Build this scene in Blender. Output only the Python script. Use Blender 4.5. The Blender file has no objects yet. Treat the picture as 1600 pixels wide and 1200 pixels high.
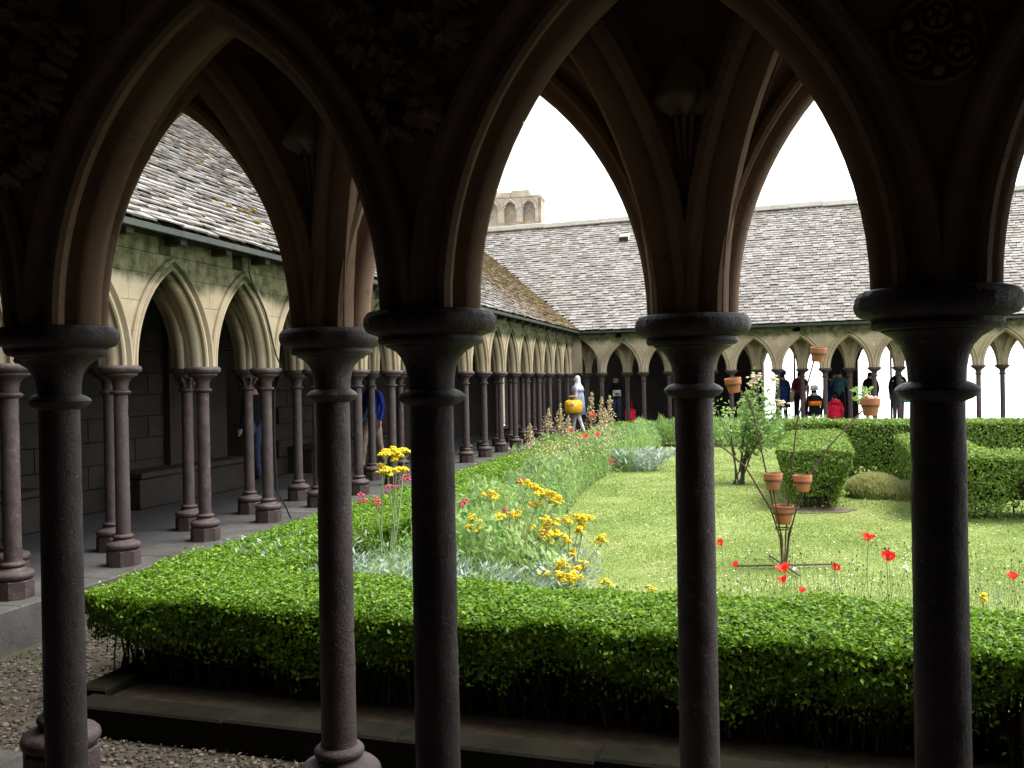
import bpy, math, random
import numpy as np
from mathutils import Matrix, Vector
random.seed(7); rng = np.random.default_rng(11)
S = bpy.context.scene; COL = S.collection
rad = math.radians
# ------------------------------------------------------------------ camera, sky, sun, exposure
PHI, PITCH, ROLL, EYE, FPX = rad(18.0), rad(-0.2), rad(-1.04), 1.60, 1470.0
CAM = Matrix.Translation((0, 0, EYE)) @ Matrix.Rotation(PHI, 4, 'Z') @ Matrix.Rotation(rad(90) + PITCH, 4, 'X') @ Matrix.Rotation(ROLL, 4, 'Z')
cd = bpy.data.cameras.new('camera'); co = bpy.data.objects.new('camera', cd); COL.objects.link(co)
cd.sensor_width = 36; cd.lens = 36 * FPX / 1600; cd.clip_start = 0.05; cd.clip_end = 500000
co.matrix_world = CAM; S.camera = co
S.render.resolution_x, S.render.resolution_y = 1024, 768
SUN_EL, SUN_AZ = 66, 20          # azimuth measured from world +X towards +Y
w = bpy.data.worlds.new('World'); S.world = w; w.use_nodes = True
nt = w.node_tree; bg = nt.nodes['Background']
sky = nt.nodes.new('ShaderNodeTexSky'); sky.sky_type = 'NISHITA'; sky.sun_disc = False
sky.sun_elevation = rad(SUN_EL); sky.sun_rotation = rad(90 - SUN_AZ); sky.air_density = 1.0; sky.dust_density = 0.6
hs = nt.nodes.new('ShaderNodeHueSaturation'); hs.inputs['Saturation'].default_value = 0.18
nt.links.new(sky.outputs[0], hs.inputs['Color']); nt.links.new(hs.outputs[0], bg.inputs['Color'])
bg.inputs['Strength'].default_value = 0.15
sd = bpy.data.lights.new('sun', 'SUN'); sd.energy = 1.5; sd.angle = rad(25); sd.color = (1, .97, .92)
so = bpy.data.objects.new('sun', sd); COL.objects.link(so)
sv = Vector((math.cos(rad(SUN_EL)) * math.cos(rad(SUN_AZ)), math.cos(rad(SUN_EL)) * math.sin(rad(SUN_AZ)), math.sin(rad(SUN_EL))))
so.rotation_euler = sv.to_track_quat('Z', 'Y').to_euler()
S.view_settings.view_transform = 'Standard'; S.view_settings.look = 'None'; S.view_settings.gamma = 1
S.view_settings.exposure = 2.0
S.render.engine = 'CYCLES'

CINV = np.array(CAM.inverted())
def project(P):
    P = np.atleast_2d(np.asarray(P, float)); q = P @ CINV[:3, :3].T + CINV[:3, 3]
    z = -q[:, 2]; zz = np.where(np.abs(z) < 1e-6, 1e-6, z)
    return 800 + FPX * q[:, 0] / zz, 600 - FPX * q[:, 1] / zz, z
def at(px, py, z=None, Z=None):
    """world point seen at a photograph pixel, on height z or at depth Z"""
    d = (CAM.to_3x3() @ Vector(((px - 800) / FPX, (600 - py) / FPX, -1)))
    k = Z if Z is not None else (z - EYE) / d.z
    return Vector((0, 0, EYE)) + d * k

# ------------------------------------------------------------------ helpers
class MB:
    def __init__(s): s.v = []; s.f = []
    def add(s, v, f):
        o = len(s.v); s.v += [tuple(p) for p in v]; s.f += [tuple(i + o for i in q) for q in f]; return s
    def box(s, x0, x1, y0, y1, z0, z1, b=0.0):
        if b <= 0:
            v = [(x, y, z) for z in (z0, z1) for y in (y0, y1) for x in (x0, x1)]
            return s.add(v, [(0, 2, 3, 1), (4, 5, 7, 6), (0, 1, 5, 4), (2, 6, 7, 3), (0, 4, 6, 2), (1, 3, 7, 5)])
        def ring(z, i): return [(x0 + i, y0 + i, z), (x1 - i, y0 + i, z), (x1 - i, y1 - i, z), (x0 + i, y1 - i, z)]
        v = ring(z0, b) + ring(z0 + b, 0) + ring(z1 - b, 0) + ring(z1, b)
        f = [(3, 2, 1, 0), (12, 13, 14, 15)]
        for r in range(3):
            for i in range(4): f.append((r * 4 + i, r * 4 + (i + 1) % 4, r * 4 + 4 + (i + 1) % 4, r * 4 + 4 + i))
        return s.add(v, f)
    def lathe(s, prof, n=24, c=(0, 0, 0), rot=0.0):
        v = [(c[0] + r * math.cos(rot + 2 * math.pi * i / n), c[1] + r * math.sin(rot + 2 * math.pi * i / n), c[2] + z) for r, z in prof for i in range(n)]
        f = [(j * n + i, j * n + (i + 1) % n, (j + 1) * n + (i + 1) % n, (j + 1) * n + i) for j in range(len(prof) - 1) for i in range(n)]
        f.append(tuple(range(n - 1, -1, -1))); f.append(tuple((len(prof) - 1) * n + i for i in range(n)))
        return s.add(v, f)
    def tube(s, pts, r, n=6):
        pts = [Vector(p) for p in pts]; rs = r if isinstance(r, (list, tuple)) else [r] * len(pts); v = []
        for i, p in enumerate(pts):
            t = (pts[min(i + 1, len(pts) - 1)] - pts[max(i - 1, 0)]).normalized()
            a = t.cross(Vector((0, 0, 1)) if abs(t.z) < .95 else Vector((1, 0, 0))).normalized(); b = t.cross(a)
            for k in range(n):
                q = p + (a * math.cos(2 * math.pi * k / n) + b * math.sin(2 * math.pi * k / n)) * rs[i]; v.append(q[:])
        f = [(j * n + i, j * n + (i + 1) % n, (j + 1) * n + (i + 1) % n, (j + 1) * n + i) for j in range(len(pts) - 1) for i in range(n)]
        f.append(tuple(range(n))); f.append(tuple((len(pts) - 1) * n + i for i in range(n)))
        return s.add(v, f)
    def ball(s, c, r, n=8, m=5):
        rx, ry, rz = r if isinstance(r, (list, tuple)) else (r, r, r)
        v = []; f = []
        for j in range(m + 1):
            th = math.pi * j / m
            for i in range(n):
                v.append((c[0] + rx * math.sin(th) * math.cos(2 * math.pi * i / n), c[1] + ry * math.sin(th) * math.sin(2 * math.pi * i / n), c[2] - rz * math.cos(th)))
        for j in range(m):
            for i in range(n): f.append((j * n + i, j * n + (i + 1) % n, (j + 1) * n + (i + 1) % n, (j + 1) * n + i))
        return s.add(v, f)
    def mesh(s, name, smooth=None):
        me = bpy.data.meshes.new(name); me.from_pydata(s.v, [], s.f); me.validate()
        if smooth:
            me.polygons.foreach_set('use_smooth', [True] * len(me.polygons))
            if smooth < 180: me.set_sharp_from_angle(angle=rad(smooth))
        return me
def link(name, data, mat=None, parent=None, M=None):
    o = bpy.data.objects.new(name, data); COL.objects.link(o)
    if mat is not None and data is not None:
        if not data.materials: data.materials.append(mat)
        elif data.materials[0] != mat: o.material_slots[0].link = 'OBJECT'; o.material_slots[0].material = mat
    if parent: o.parent = parent
    if M is not None: o.matrix_local = M
    return o
def tag(o, label=None, cat=None, group=None, kind=None):
    for k, v in (('label', label), ('category', cat), ('group', group), ('kind', kind)):
        if v: o[k] = v
    return o
def empty(name, M=None, label=None, cat=None, group=None):
    o = link(name, None); o.empty_display_size = .1
    if M is not None: o.matrix_world = M
    return tag(o, label, cat, group, 'thing' if cat else None)
T = Matrix.Translation
def wob(x, y, s): return (np.sin(x * 3.1 * s + 1.3) * np.cos(y * 2.7 * s + .5) + .6 * np.sin(x * 7.3 * s + y * 5.9 * s) + .4 * np.sin(x * 13.7 * s - y * 11.1 * s)) / 2
def structure(name, me, mat): return tag(link(name, me, mat), kind='structure')
ORD = ['first', 'second', 'third', 'fourth', 'fifth', 'sixth', 'seventh', 'eighth', 'ninth', 'tenth', 'eleventh', 'twelfth', 'thirteenth', 'fourteenth', 'fifteenth', 'sixteenth', 'seventeenth', 'eighteenth', 'nineteenth', 'twentieth', 'twenty-first', 'twenty-second']

# ------------------------------------------------------------------ materials
class NT:
    def __init__(s, name):
        s.m = bpy.data.materials.new(name); s.m.use_nodes = True; s.t = s.m.node_tree; s.b = s.t.nodes['Principled BSDF']
        s.pos = s.n('ShaderNodeNewGeometry').outputs['Position']
    def n(s, t, **kw):
        x = s.t.nodes.new(t)
        for k, v in kw.items():
            if k in x.inputs: x.inputs[k].default_value = v
            else: setattr(x, k, v)
        return x
    def l(s, a, b): s.t.links.new(a, b)
    def noise(s, scale, detail=4, rough=.55, vec=None, stretch=None):
        x = s.n('ShaderNodeTexNoise'); x.inputs['Scale'].default_value = scale; x.inputs['Detail'].default_value = detail; x.inputs['Roughness'].default_value = rough
        v = vec or s.pos
        if stretch:
            m = s.n('ShaderNodeMapping'); m.inputs['Scale'].default_value = stretch; s.l(v, m.inputs['Vector']); v = m.outputs[0]
        s.l(v, x.inputs['Vector']); return x.outputs['Fac']
    def ramp(s, fac, stops):
        r = s.n('ShaderNodeValToRGB'); e = r.color_ramp.elements
        while len(e) < len(stops): e.new(.5)
        for i, (p, c) in enumerate(stops): e[i].position = p; e[i].color = (*c, 1) if len(c) == 3 else c
        s.l(fac, r.inputs['Fac']); return r.outputs['Color']
    def mix(s, fac, a, b, mode='MIX'):
        x = s.n('ShaderNodeMix', data_type='RGBA', blend_type=mode)
        for val, sock in ((fac, x.inputs[0]), (a, x.inputs[6]), (b, x.inputs[7])):
            if isinstance(val, bpy.types.NodeSocket): s.l(val, sock)
            else: sock.default_value = val if isinstance(val, float) else (*val, 1)
        return x.outputs[2]
    def math(s, op, a, b=0.0):
        x = s.n('ShaderNodeMath', operation=op)
        for i, val in enumerate((a, b)):
            if isinstance(val, bpy.types.NodeSocket): s.l(val, x.inputs[i])
            else: x.inputs[i].default_value = val
        return x.outputs[0]
    def mask(s, fac, lo, hi): return s.ramp(fac, [(lo, (0, 0, 0)), (hi, (1, 1, 1))])
    def out(s, color, rough=.8, bump=None, strength=.3, dist=.01, spec=.3):
        if isinstance(color, bpy.types.NodeSocket): s.l(color, s.b.inputs['Base Color'])
        else: s.b.inputs['Base Color'].default_value = (*color, 1)
        if isinstance(rough, bpy.types.NodeSocket): s.l(rough, s.b.inputs['Roughness'])
        else: s.b.inputs['Roughness'].default_value = rough
        s.b.inputs['Specular IOR Level'].default_value = spec
        if bump is not None:
            bn = s.n('ShaderNodeBump'); bn.inputs['Strength'].default_value = strength; bn.inputs['Distance'].default_value = dist
            s.l(bump, bn.inputs['Height']); s.l(bn.outputs[0], s.b.inputs['Normal'])
        return s.m
    def rnd(s): return s.n('ShaderNodeObjectInfo').outputs['Random']
    def attr(s): return s.n('ShaderNodeAttribute', attribute_name='rnd').outputs['Fac']
    def zpos(s):
        x = s.n('ShaderNodeSeparateXYZ'); s.l(s.pos, x.inputs[0]); return x.outputs
def m_granite():
    t = NT('dark_maroon_granite'); c = t.ramp(t.noise(9, 8, .75), [(.28, (.022, .014, .013)), (.5, (.052, .034, .031)), (.74, (.105, .072, .065))])
    c = t.mix(t.math('MULTIPLY', t.rnd(), .55), c, (.058, .045, .041))
    c = t.mix(t.mask(t.noise(4.2, 7, .75, stretch=(1, 1, .35)), .55, .70), c, (.045, .036, .030))
    c = t.mix(t.mask(t.noise(17, 6, .8), .60, .72), c, (.17, .145, .125)); c = t.mix(t.mask(t.noise(55, 4, .7), .64, .72), c, (.24, .21, .19))
    ro = t.ramp(t.noise(6, 6, .7), [(.3, (.38, .38, .38)), (.7, (.75, .75, .75))])
    h = t.math('ADD', t.math('MULTIPLY', t.noise(11, 6, .7), 1.4), t.noise(70, 5, .75))
    return t.out(c, ro, h, .55, .010, .35)
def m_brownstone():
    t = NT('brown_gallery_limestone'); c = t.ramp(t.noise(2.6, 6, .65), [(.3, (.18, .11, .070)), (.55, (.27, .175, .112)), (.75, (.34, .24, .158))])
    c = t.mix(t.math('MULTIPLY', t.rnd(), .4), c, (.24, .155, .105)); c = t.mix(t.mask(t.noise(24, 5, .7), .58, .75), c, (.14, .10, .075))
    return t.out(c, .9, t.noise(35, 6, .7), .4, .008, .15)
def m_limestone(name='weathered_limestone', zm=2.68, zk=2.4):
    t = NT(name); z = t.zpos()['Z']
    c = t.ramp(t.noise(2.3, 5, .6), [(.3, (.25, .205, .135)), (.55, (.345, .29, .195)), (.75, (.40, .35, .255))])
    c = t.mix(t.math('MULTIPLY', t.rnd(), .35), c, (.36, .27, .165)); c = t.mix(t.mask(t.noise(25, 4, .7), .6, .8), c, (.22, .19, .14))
    h = t.math('ADD', t.math('MULTIPLY', t.math('SUBTRACT', z, zm), zk), t.math('SUBTRACT', t.noise(2.2, 6, .65), .42))
    c = t.mix(t.mask(h, .0, .35), c, t.ramp(t.noise(9, 4), [(.35, (.038, .044, .016)), (.65, (.12, .115, .06))]))
    return t.out(c, .9, t.noise(35, 6, .7), .4, .008, .15)
def m_plainstone(name, a, b, sc=3, bump=.4, spec=.2):
    t = NT(name); c = t.ramp(t.noise(sc, 6, .65), [(.3, a), (.7, b)]); c = t.mix(t.math('MULTIPLY', t.rnd(), .3), c, tuple(x * .6 for x in a))
    c = t.mix(t.mask(t.noise(sc * 9, 4, .7), .6, .75), c, tuple(x * .55 for x in a))
    return t.out(c, .85, t.noise(40, 6, .7), bump, .01, spec)
def m_slate():
    t = NT('lichened_stone_slate'); r = t.attr(); xyz = t.zpos()
    c = t.ramp(r, [(0, (.135, .118, .105)), (.5, (.205, .188, .172)), (1, (.30, .285, .265))])
    c = t.mix(t.mask(t.noise(22, 5, .7), .5, .78), c, (.37, .355, .33)); c = t.mix(t.mask(t.noise(11, 5, .7), .56, .70), c, (.115, .092, .07))
    c = t.mix(t.math('MULTIPLY', t.mask(t.noise(5.5, 6, .75), .56, .66), .75), c, (.25, .17, .055))
    # ochre moss thick on the far stretch of the left roof
    g = t.math('ADD', t.math('MULTIPLY', t.math('SUBTRACT', xyz['Y'], 20), .07), t.noise(3.5, 6, .75))
    lf = t.math('LESS_THAN', xyz['X'], -7.0); far = t.n('ShaderNodeAttribute', attribute_name='mossy').outputs['Fac']
    c = t.mix(t.math('MULTIPLY', t.mask(g, .52, .80), far), c, t.ramp(t.noise(14, 4), [(.3, (.10, .072, .032)), (.7, (.24, .175, .085))]))
    return t.out(c, .6, t.noise(45, 5, .7), .4, .006, .35)
def m_leaf(name, stops, trans=.3, rough=.45):
    t = NT(name); c = t.ramp(t.attr(), stops); t.out(c, rough, None, spec=.35)
    tr = t.n('ShaderNodeBsdfTranslucent'); t.l(c, tr.inputs['Color']); mx = t.n('ShaderNodeMixShader'); mx.inputs[0].default_value = trans
    t.l(t.b.outputs[0], mx.inputs[1]); t.l(tr.outputs[0], mx.inputs[2]); t.l(mx.outputs[0], t.t.nodes['Material Output'].inputs['Surface']); return t.m
def m_plain(name, col, rough=.7, sc=20, var=.35, spec=.3, bump=.2):
    t = NT(name); c = t.ramp(t.noise(sc, 4), [(.3, tuple(x * (1 - var) for x in col)), (.7, tuple(min(1, x * (1 + var * .6)) for x in col))]); return t.out(c, rough, t.noise(sc * 3, 4), bump, .004, spec)
MT = {}
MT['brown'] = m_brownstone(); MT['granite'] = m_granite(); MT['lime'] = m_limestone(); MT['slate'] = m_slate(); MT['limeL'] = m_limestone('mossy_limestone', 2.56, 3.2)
MT['kerb'] = m_plainstone('stylobate_stone', (.05, .047, .042), (.10, .095, .087))
MT['edging'] = m_plainstone('shade_toned_edging', (.009, .009, .007), (.02, .018, .013), 3, .6, .0); MT['inner'] = m_plainstone('gallery_wall_stone', (.018, .014, .011), (.038, .030, .024), 2)  # edging base colour carries the shade there, darker than real stone
MT['nearwall'] = m_plainstone('near_gallery_stone', (.11, .092, .075), (.19, .16, .13), 2); MT['nearfloor'] = m_plainstone('near_gallery_paving', (.13, .12, .108), (.21, .195, .175), 1.6, .2); MT['nearkerb'] = m_plainstone('worn_dark_kerb', (.05, .046, .041), (.10, .093, .082), 2.2, .5); MT['floor'] = m_plainstone('gallery_paving', (.04, .038, .038), (.068, .065, .065), 1.6, .2)  # near kerb is one plain dark grey, like the other stylobates
MT['ruin'] = m_plainstone('lichen_ruin_stone', (.30, .24, .17), (.50, .42, .30), 1.5)
MT['coping'] = m_plainstone('pale_coping_stone', (.38, .36, .30), (.58, .55, .48), 2)
MT['wood'] = m_plain('dark_oak', (.03, .024, .017), .7, 8)
MT['lead'] = m_plain('dull_lead_gutter', (.035, .042, .034), .5, 6)
def m_ruin():
    t = NT('orange_lichen_stone'); c = t.ramp(t.noise(3, 6, .7), [(.3, (.20, .165, .125)), (.6, (.36, .315, .25)), (.8, (.42, .39, .34))])
    c = t.mix(t.mask(t.noise(2.6, 6, .8), .55, .68), c, (.40, .25, .08)); return t.out(c, .9, t.noise(14, 6, .7), .6, .03, .1)
MT['ruin'] = m_ruin()
def m_gravel():
    t = NT('damp_gravel_earth'); c = t.ramp(t.noise(7, 6, .7), [(.3, (.025, .02, .015)), (.7, (.07, .058, .043))])
    c = t.mix(t.mask(t.noise(1.7, 5, .6), .52, .66), c, (.035, .042, .012)); return t.out(c, .85, t.noise(50, 6, .7), .7, .015, .2)
def m_lawn():
    t = NT('mown_lawn'); c = t.ramp(t.noise(1.1, 6, .65), [(.3, (.13, .19, .045)), (.55, (.24, .29, .09)), (.75, (.33, .35, .14))])
    c = t.mix(t.mask(t.noise(30, 4, .7), .5, .75), c, (.12, .16, .035)); return t.out(c, .9, t.noise(80, 5, .7), .8, .02, .1)
MT['gravel'] = m_gravel(); MT['lawn'] = m_lawn()
MT['soil'] = m_plain('bed_soil', (.03, .023, .016), .95, 12, .35, .0)
MT['sand'] = m_plainstone('wet_tidal_sand', (.72, .72, .71), (.8, .8, .79), .002, .0); MT['sand'].node_tree.nodes['Principled BSDF'].inputs['Roughness'].default_value = .35
MT['box'] = m_leaf('box_leaf', [(0, (.05, .12, .010)), (.45, (.13, .26, .014)), (1, (.27, .43, .03))], .4)
MT['box2'] = m_leaf('dark_box_leaf', [(0, (.055, .11, .016)), (.5, (.155, .26, .034)), (1, (.33, .45, .08))], .4)
MT['bare'] = m_plain('bare_brown_soil', (.13, .10, .07), .95, 12); MT['core'] = m_plain('hedge_light_block', (.012, .018, .006), .95, 30)
MT['twig'] = m_plain('box_twig', (.07, .05, .032), .85, 40)
MT['grass'] = m_leaf('grass_blade', [(0, (.13, .22, .035)), (.5, (.25, .34, .075)), (.85, (.36, .41, .13)), (1, (.48, .45, .22))], .45, .6)
MT['peren'] = m_leaf('perennial_leaf', [(0, (.13, .25, .05)), (.5, (.26, .42, .11)), (1, (.44, .56, .22))], .5)
MT['peren2'] = m_leaf('grey_green_leaf', [(0, (.14, .22, .11)), (.5, (.24, .34, .18)), (1, (.42, .48, .30))], .4); MT['silver'] = m_leaf('silver_leaf', [(0, (.22, .30, .22)), (.5, (.36, .44, .35)), (1, (.55, .60, .52))], .2, .7)
MT['dry'] = m_leaf('dry_stem', [(0, (.16, .11, .06)), (1, (.34, .26, .15))], .1, .8)
MT['sage'] = m_leaf('sage_stem', [(0, (.20, .27, .13)), (1, (.34, .42, .22))], .1, .8)
MT['plume'] = m_leaf('cream_plume', [(0, (.42, .34, .18)), (.6, (.55, .48, .26)), (1, (.60, .38, .24))], .2, .8)
MT['yellow'] = m_leaf('yellow_floret', [(0, (.72, .48, .012)), (.6, (.88, .68, .02)), (1, (.92, .80, .08))], .2, .7)
MT['pink'] = m_leaf('rose_red_floret', [(0, (.55, .05, .10)), (1, (.75, .16, .22))], .2, .7)
MT['red'] = m_leaf('poppy_petal', [(0, (.65, .012, .015)), (.6, (.8, .03, .02)), (1, (.85, .12, .03))], .3, .6)
MT['cream'] = m_leaf('cream_rose', [(0, (.8, .62, .42)), (1, (.85, .78, .66))], .25, .7)
MT['white'] = m_leaf('white_petal', [(0, (.8, .8, .78)), (1, (.85, .83, .80))], .2, .7)
MT['seed'] = m_plain('dark_seedhead', (.05, .055, .03), .9)
MT['stonep'] = m_leaf('pebble', [(0, (.022, .017, .012)), (.5, (.05, .040, .030)), (1, (.13, .11, .09))], .0, .8)
MT['terra'] = m_plain('terracotta', (.40, .155, .075), .8, 9, .25)
MT['rust'] = m_plain('rusted_iron', (.09, .05, .032), .75, 25)
MT['black'] = m_plain('black_rubber', (.01, .01, .01), .6)

# ------------------------------------------------------------------ plan of the cloister
SP, GAP, ZC = 1.306, 0.62, 1.80          # column spacing, gap between the two rows, top of abacus
ZEAVE, PITCHM, RUN, OVER = 3.08, 0.745, 5.28, 0.34
def frame(ox, oy, dx, dy):               # s axis, garden-side normal, up
    return Matrix(((dx, -dy, 0, ox), (dy, dx, 0, oy), (0, 0, 1, 0), (0, 0, 0, 1)))
F_NEAR = frame(-1.688, 3.07, 1, 0)
LA = rad(3.5); F_LEFT = frame(-5.99, 6.99, math.sin(LA), -math.cos(LA))
FA = rad(2.6); F_FAR = frame(-6.32, 28.44, -math.cos(FA), math.sin(FA))
GROUND, LAWN = -0.32, -0.20

# ------------------------------------------------------------------ setting: bay, ground, lawn, floors
n = 96; Rb = 250000.0
structure('tidal_flat', MB().add([(Rb * math.cos(2 * math.pi * i / n), Rb * math.sin(2 * math.pi * i / n), -80) for i in range(n)], [tuple(range(n))]).mesh('tidal_flat'), MT['sand'])
def poly(pts, z): return MB().add([(x, y, z) for x, y in pts], [tuple(range(len(pts)))])
def loc(F, s, d, z=0): return F @ Vector((s, d, z))
structure('ground', poly([(-13, -3.5), (12, -3.5), (12, 26.5), loc(F_FAR, -14, .2)[:2], loc(F_FAR, 5, .2)[:2], (-13, 28)], GROUND).mesh('ground'), MT['gravel'])
def xl(y): return -4.02 - .061 * (y - 4.35)       # left edge of the planted court
LAWNP = [(xl(4.37), 4.37), (9, 4.37), (9, 25.6), (xl(26.4), 26.4)]
structure('lawn', poly(LAWNP, LAWN).mesh('lawn'), MT['lawn'])
def floor_slab(name, F, s0, s1, d0, d1, mat='floor'):
    mb = MB(); mb.box(s0, s1, d0, d1, GROUND - .3, -.004); o = structure(name, mb.mesh(name), MT[mat]); o.matrix_world = F; return o
floor_slab('near_gallery_floor', F_NEAR, -11, 9, -5.4, -.36, 'nearfloor')
floor_slab('left_gallery_floor', F_LEFT, -23.2, 2.2, -5.5, -.36)
floor_slab('far_gallery_floor', F_FAR, -16, 4.6, -5.4, -.36)
def stylobate(F, s0, s1, label, ln=.98, mat='kerb'):
    r = empty('stylobate', F, label, 'kerb'); ms = []
    for v in range(3):
        mb = MB(); mb.box(.004, ln - .004, -.355 , (.185 if mat == 'nearkerb' else .27) + .008 * v, GROUND - .1, .0 + .002 * v, .012); ms.append(mb.mesh('kerb_stone'))
    k = 0; s = s0
    while s < s1: link('kerb_stone', ms[k % 3], MT[mat], r, T((s, 0, 0))); s += ln; k += 1
stylobate(F_NEAR, -4.6, 10.0, 'worn stone kerb under the dark foreground columns', mat='nearkerb')
stylobate(F_LEFT, -21.0, 3.0, 'worn stone kerb under the columns of the left arcade')
stylobate(F_FAR, -15.0, .6, 'stone kerb under the columns of the far arcade')
r = empty('bed_kerb', None, 'low dark stone edging between gravel gutter and near hedge', 'kerb')
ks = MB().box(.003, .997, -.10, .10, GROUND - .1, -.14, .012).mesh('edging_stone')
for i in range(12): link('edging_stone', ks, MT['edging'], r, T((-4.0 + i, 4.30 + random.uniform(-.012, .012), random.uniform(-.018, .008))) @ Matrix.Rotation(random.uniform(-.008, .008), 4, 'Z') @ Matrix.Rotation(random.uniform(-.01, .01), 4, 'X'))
r = empty('bed_kerb', None, 'low stone edging between gravel gutter and left hedge', 'kerb')
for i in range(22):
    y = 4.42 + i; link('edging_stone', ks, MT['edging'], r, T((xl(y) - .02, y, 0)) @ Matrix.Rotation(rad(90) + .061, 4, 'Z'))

# ------------------------------------------------------------------ columns
def column_meshes():
    d = {}
    d['plinth'] = MB().lathe([(.150, 0), (.150, .135), (.143, .142)], 8, rot=rad(22.5)).mesh('plinth')
    tor = lambda r, z0, z1, k=6: [(r - (z1 - z0) / 2 + (z1 - z0) / 2 * math.sin(math.pi * i / k), z0 + (z1 - z0) * (1 - math.cos(math.pi * i / k)) / 2) for i in range(k + 1)]
    d['base'] = MB().lathe(tor(.152, .143, .215) + [(.104, .219), (.092, .228), (.083, .238)] + tor(.092, .240, .278) + [(.066, .282), (.064, .30)], 28).mesh('base', 40)
    d['shaft'] = MB().lathe([(.0640 - .0028 * i / 48, .30 + 1.235 * i / 48) for i in range(49)], 32).mesh('shaft', 60)
    d['necking'] = MB().lathe([(.0615, 1.533), (.080, 1.541), (.090, 1.550), (.0955, 1.560), (.092, 1.566), (.080, 1.575), (.066, 1.581)], 28).mesh('necking', 30)
    d['capital'] = MB().lathe([(.065, 1.581), (.066, 1.61), (.071, 1.64), (.081, 1.665), (.098, 1.685), (.118, 1.697), (.124, 1.70), (.124, 1.706)], 28).mesh('capital', 40)
    d['abacus'] = MB().lathe([(.126, 1.703), (.142, 1.706), (.148, 1.716), (.145, 1.728), (.158, 1.734), (.172, 1.738), (.182, 1.750), (.186, 1.765), (.184, 1.782), (.175, 1.795), (.160, 1.80)], 28).mesh('abacus', 40)
    return d
def worn(me, seed, amp, chips):
    q = np.random.default_rng(seed); n_ = len(me.vertices); c = np.empty(n_ * 3); me.vertices.foreach_get('co', c); c = c.reshape(-1, 3); a = np.arctan2(c[:, 1], c[:, 0]); z = c[:, 2]; f = np.zeros(n_)
    for k in range(6): f += np.sin(q.integers(1, 7) * a + q.uniform(8, 45) * z + q.uniform(0, 6)) / 6
    r0 = 1 + f * amp / .065
    for k in range(chips):
        i = q.integers(0, n_); d2 = np.linalg.norm(c - c[i], axis=1); r0 -= np.clip(1 - d2 / q.uniform(.02, .045), 0, 1) * q.uniform(.03, .09)
    c[:, :2] *= r0[:, None]; m2 = me.copy(); m2.vertices.foreach_set('co', c.ravel()); m2.update(); return m2
CM = column_meshes()
NVAR = 5
WORN = {p_: [worn(CM[p_], 10 * i + len(p_), amp_, ch_) for i in range(NVAR)] for p_, amp_, ch_ in (('shaft', .0012, 9), ('base', .0012, 5), ('abacus', .0018, 6), ('necking', .001, 3), ('capital', .001, 2))}
def leafcap():                     # a capital carved with upright leaves
    mb = MB(); mb.v = [tuple(v.co) for v in CM['capital'].vertices]; mb.f = [tuple(p.vertices) for p in CM['capital'].polygons]
    for k in range(8):
        a = 2 * math.pi * k / 8; c, s = math.cos(a), math.sin(a)
        mb.tube([(.068 * c, .068 * s, 1.59), (.078 * c, .078 * s, 1.63), (.10 * c, .10 * s, 1.67), (.128 * c, .128 * s, 1.69), (.135 * c, .135 * s, 1.675)], [.012, .018, .02, .018, .01], 6)
    return mb.mesh('capital', 50)
CM_LEAF = leafcap()
def column(F, s, d, label, group, leafy=False):
    p = F @ Vector((s, d, 0)); c = empty('stone_column', T(p) @ Matrix.Rotation(random.choice([0, 1, 2, 3]) * rad(45) + random.random() * .15 + math.atan2(F[1][0], F[0][0]), 4, 'Z'), label, 'column', group)
    for part in ('plinth', 'base', 'shaft', 'necking', 'capital', 'abacus'):
        me = CM_LEAF if (leafy and part == 'capital') else (random.choice(WORN[part]) if part in WORN else CM[part])
        link(part, me, MT['granite'], c)

# ------------------------------------------------------------------ arches and walls
AH, RISE = .535, .905; AR = (RISE ** 2 + AH ** 2) / (2 * AH); EXT = .118
def halfpt(R, a, rho, t, side):
    th = t * math.acos((R - a) / (R + rho)); return side * (-(R - a) + (R + rho) * math.cos(th)), (R + rho) * math.sin(th)
PROF = [(.128, .098), (.132, .125), (.118, .145), (.098, .142), (.086, .120), (.080, .104), (.062, .096), (.055, .108), (.044, .122), (.026, .122), (.014, .108), (.016, .086), (.026, .070), (.016, .060), (-.004, .054), (-.020, .038), (-.028, .0)]
PROF = PROF + [(r_, -d_) for r_, d_ in PROF[-2::-1]]
RIBP = [(.13, .05), (.075, .058), (.062, .085), (.040, .100), (.012, .094), (.0, .070), (.010, .056), (-.012, .048), (-.034, .030), (-.044, .0)]
RIBP = RIBP + [(r_, -d_) for r_, d_ in RIBP[-2::-1]]
def arch_piece(mb, R, a, prof, t0, t1, side, nseg, stilt=0.0):
    m = len(prof); v = []
    ts = [t0 + (t1 - t0) * i / nseg for i in range(nseg + 1)]
    for t in ts:
        for rho, d in prof:
            x, z = halfpt(R, a, rho, t, side); v.append((x, d, z + stilt))
    f = []
    for j in range(nseg):
        for i in range(m):
            q = (j * m + i, j * m + (i + 1) % m, (j + 1) * m + (i + 1) % m, (j + 1) * m + i); f.append(q if side > 0 else q[::-1])
    e0 = tuple(range(m)); e1 = tuple(nseg * m + i for i in range(m)); f += [e0[::-1], e1]
    mb.add(v, f)
def full_arch(R, a, prof, nseg=9):
    mb = MB()
    for sd_ in (1, -1): arch_piece(mb, R, a, prof, 0, 1, sd_, nseg)
    return mb.mesh('arch', 35)
NV = 4
VOUS = []
for sd_ in (1, -1):
    for i in range(NV):
        mb = MB(); arch_piece(mb, AR, AH, PROF, i / NV + (.0005 if i else 0), (i + 1) / NV - .0005, sd_, 4); VOUS.append(mb.mesh('voussoir', 35))
ARCH = full_arch(AR, AH, PROF)
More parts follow.
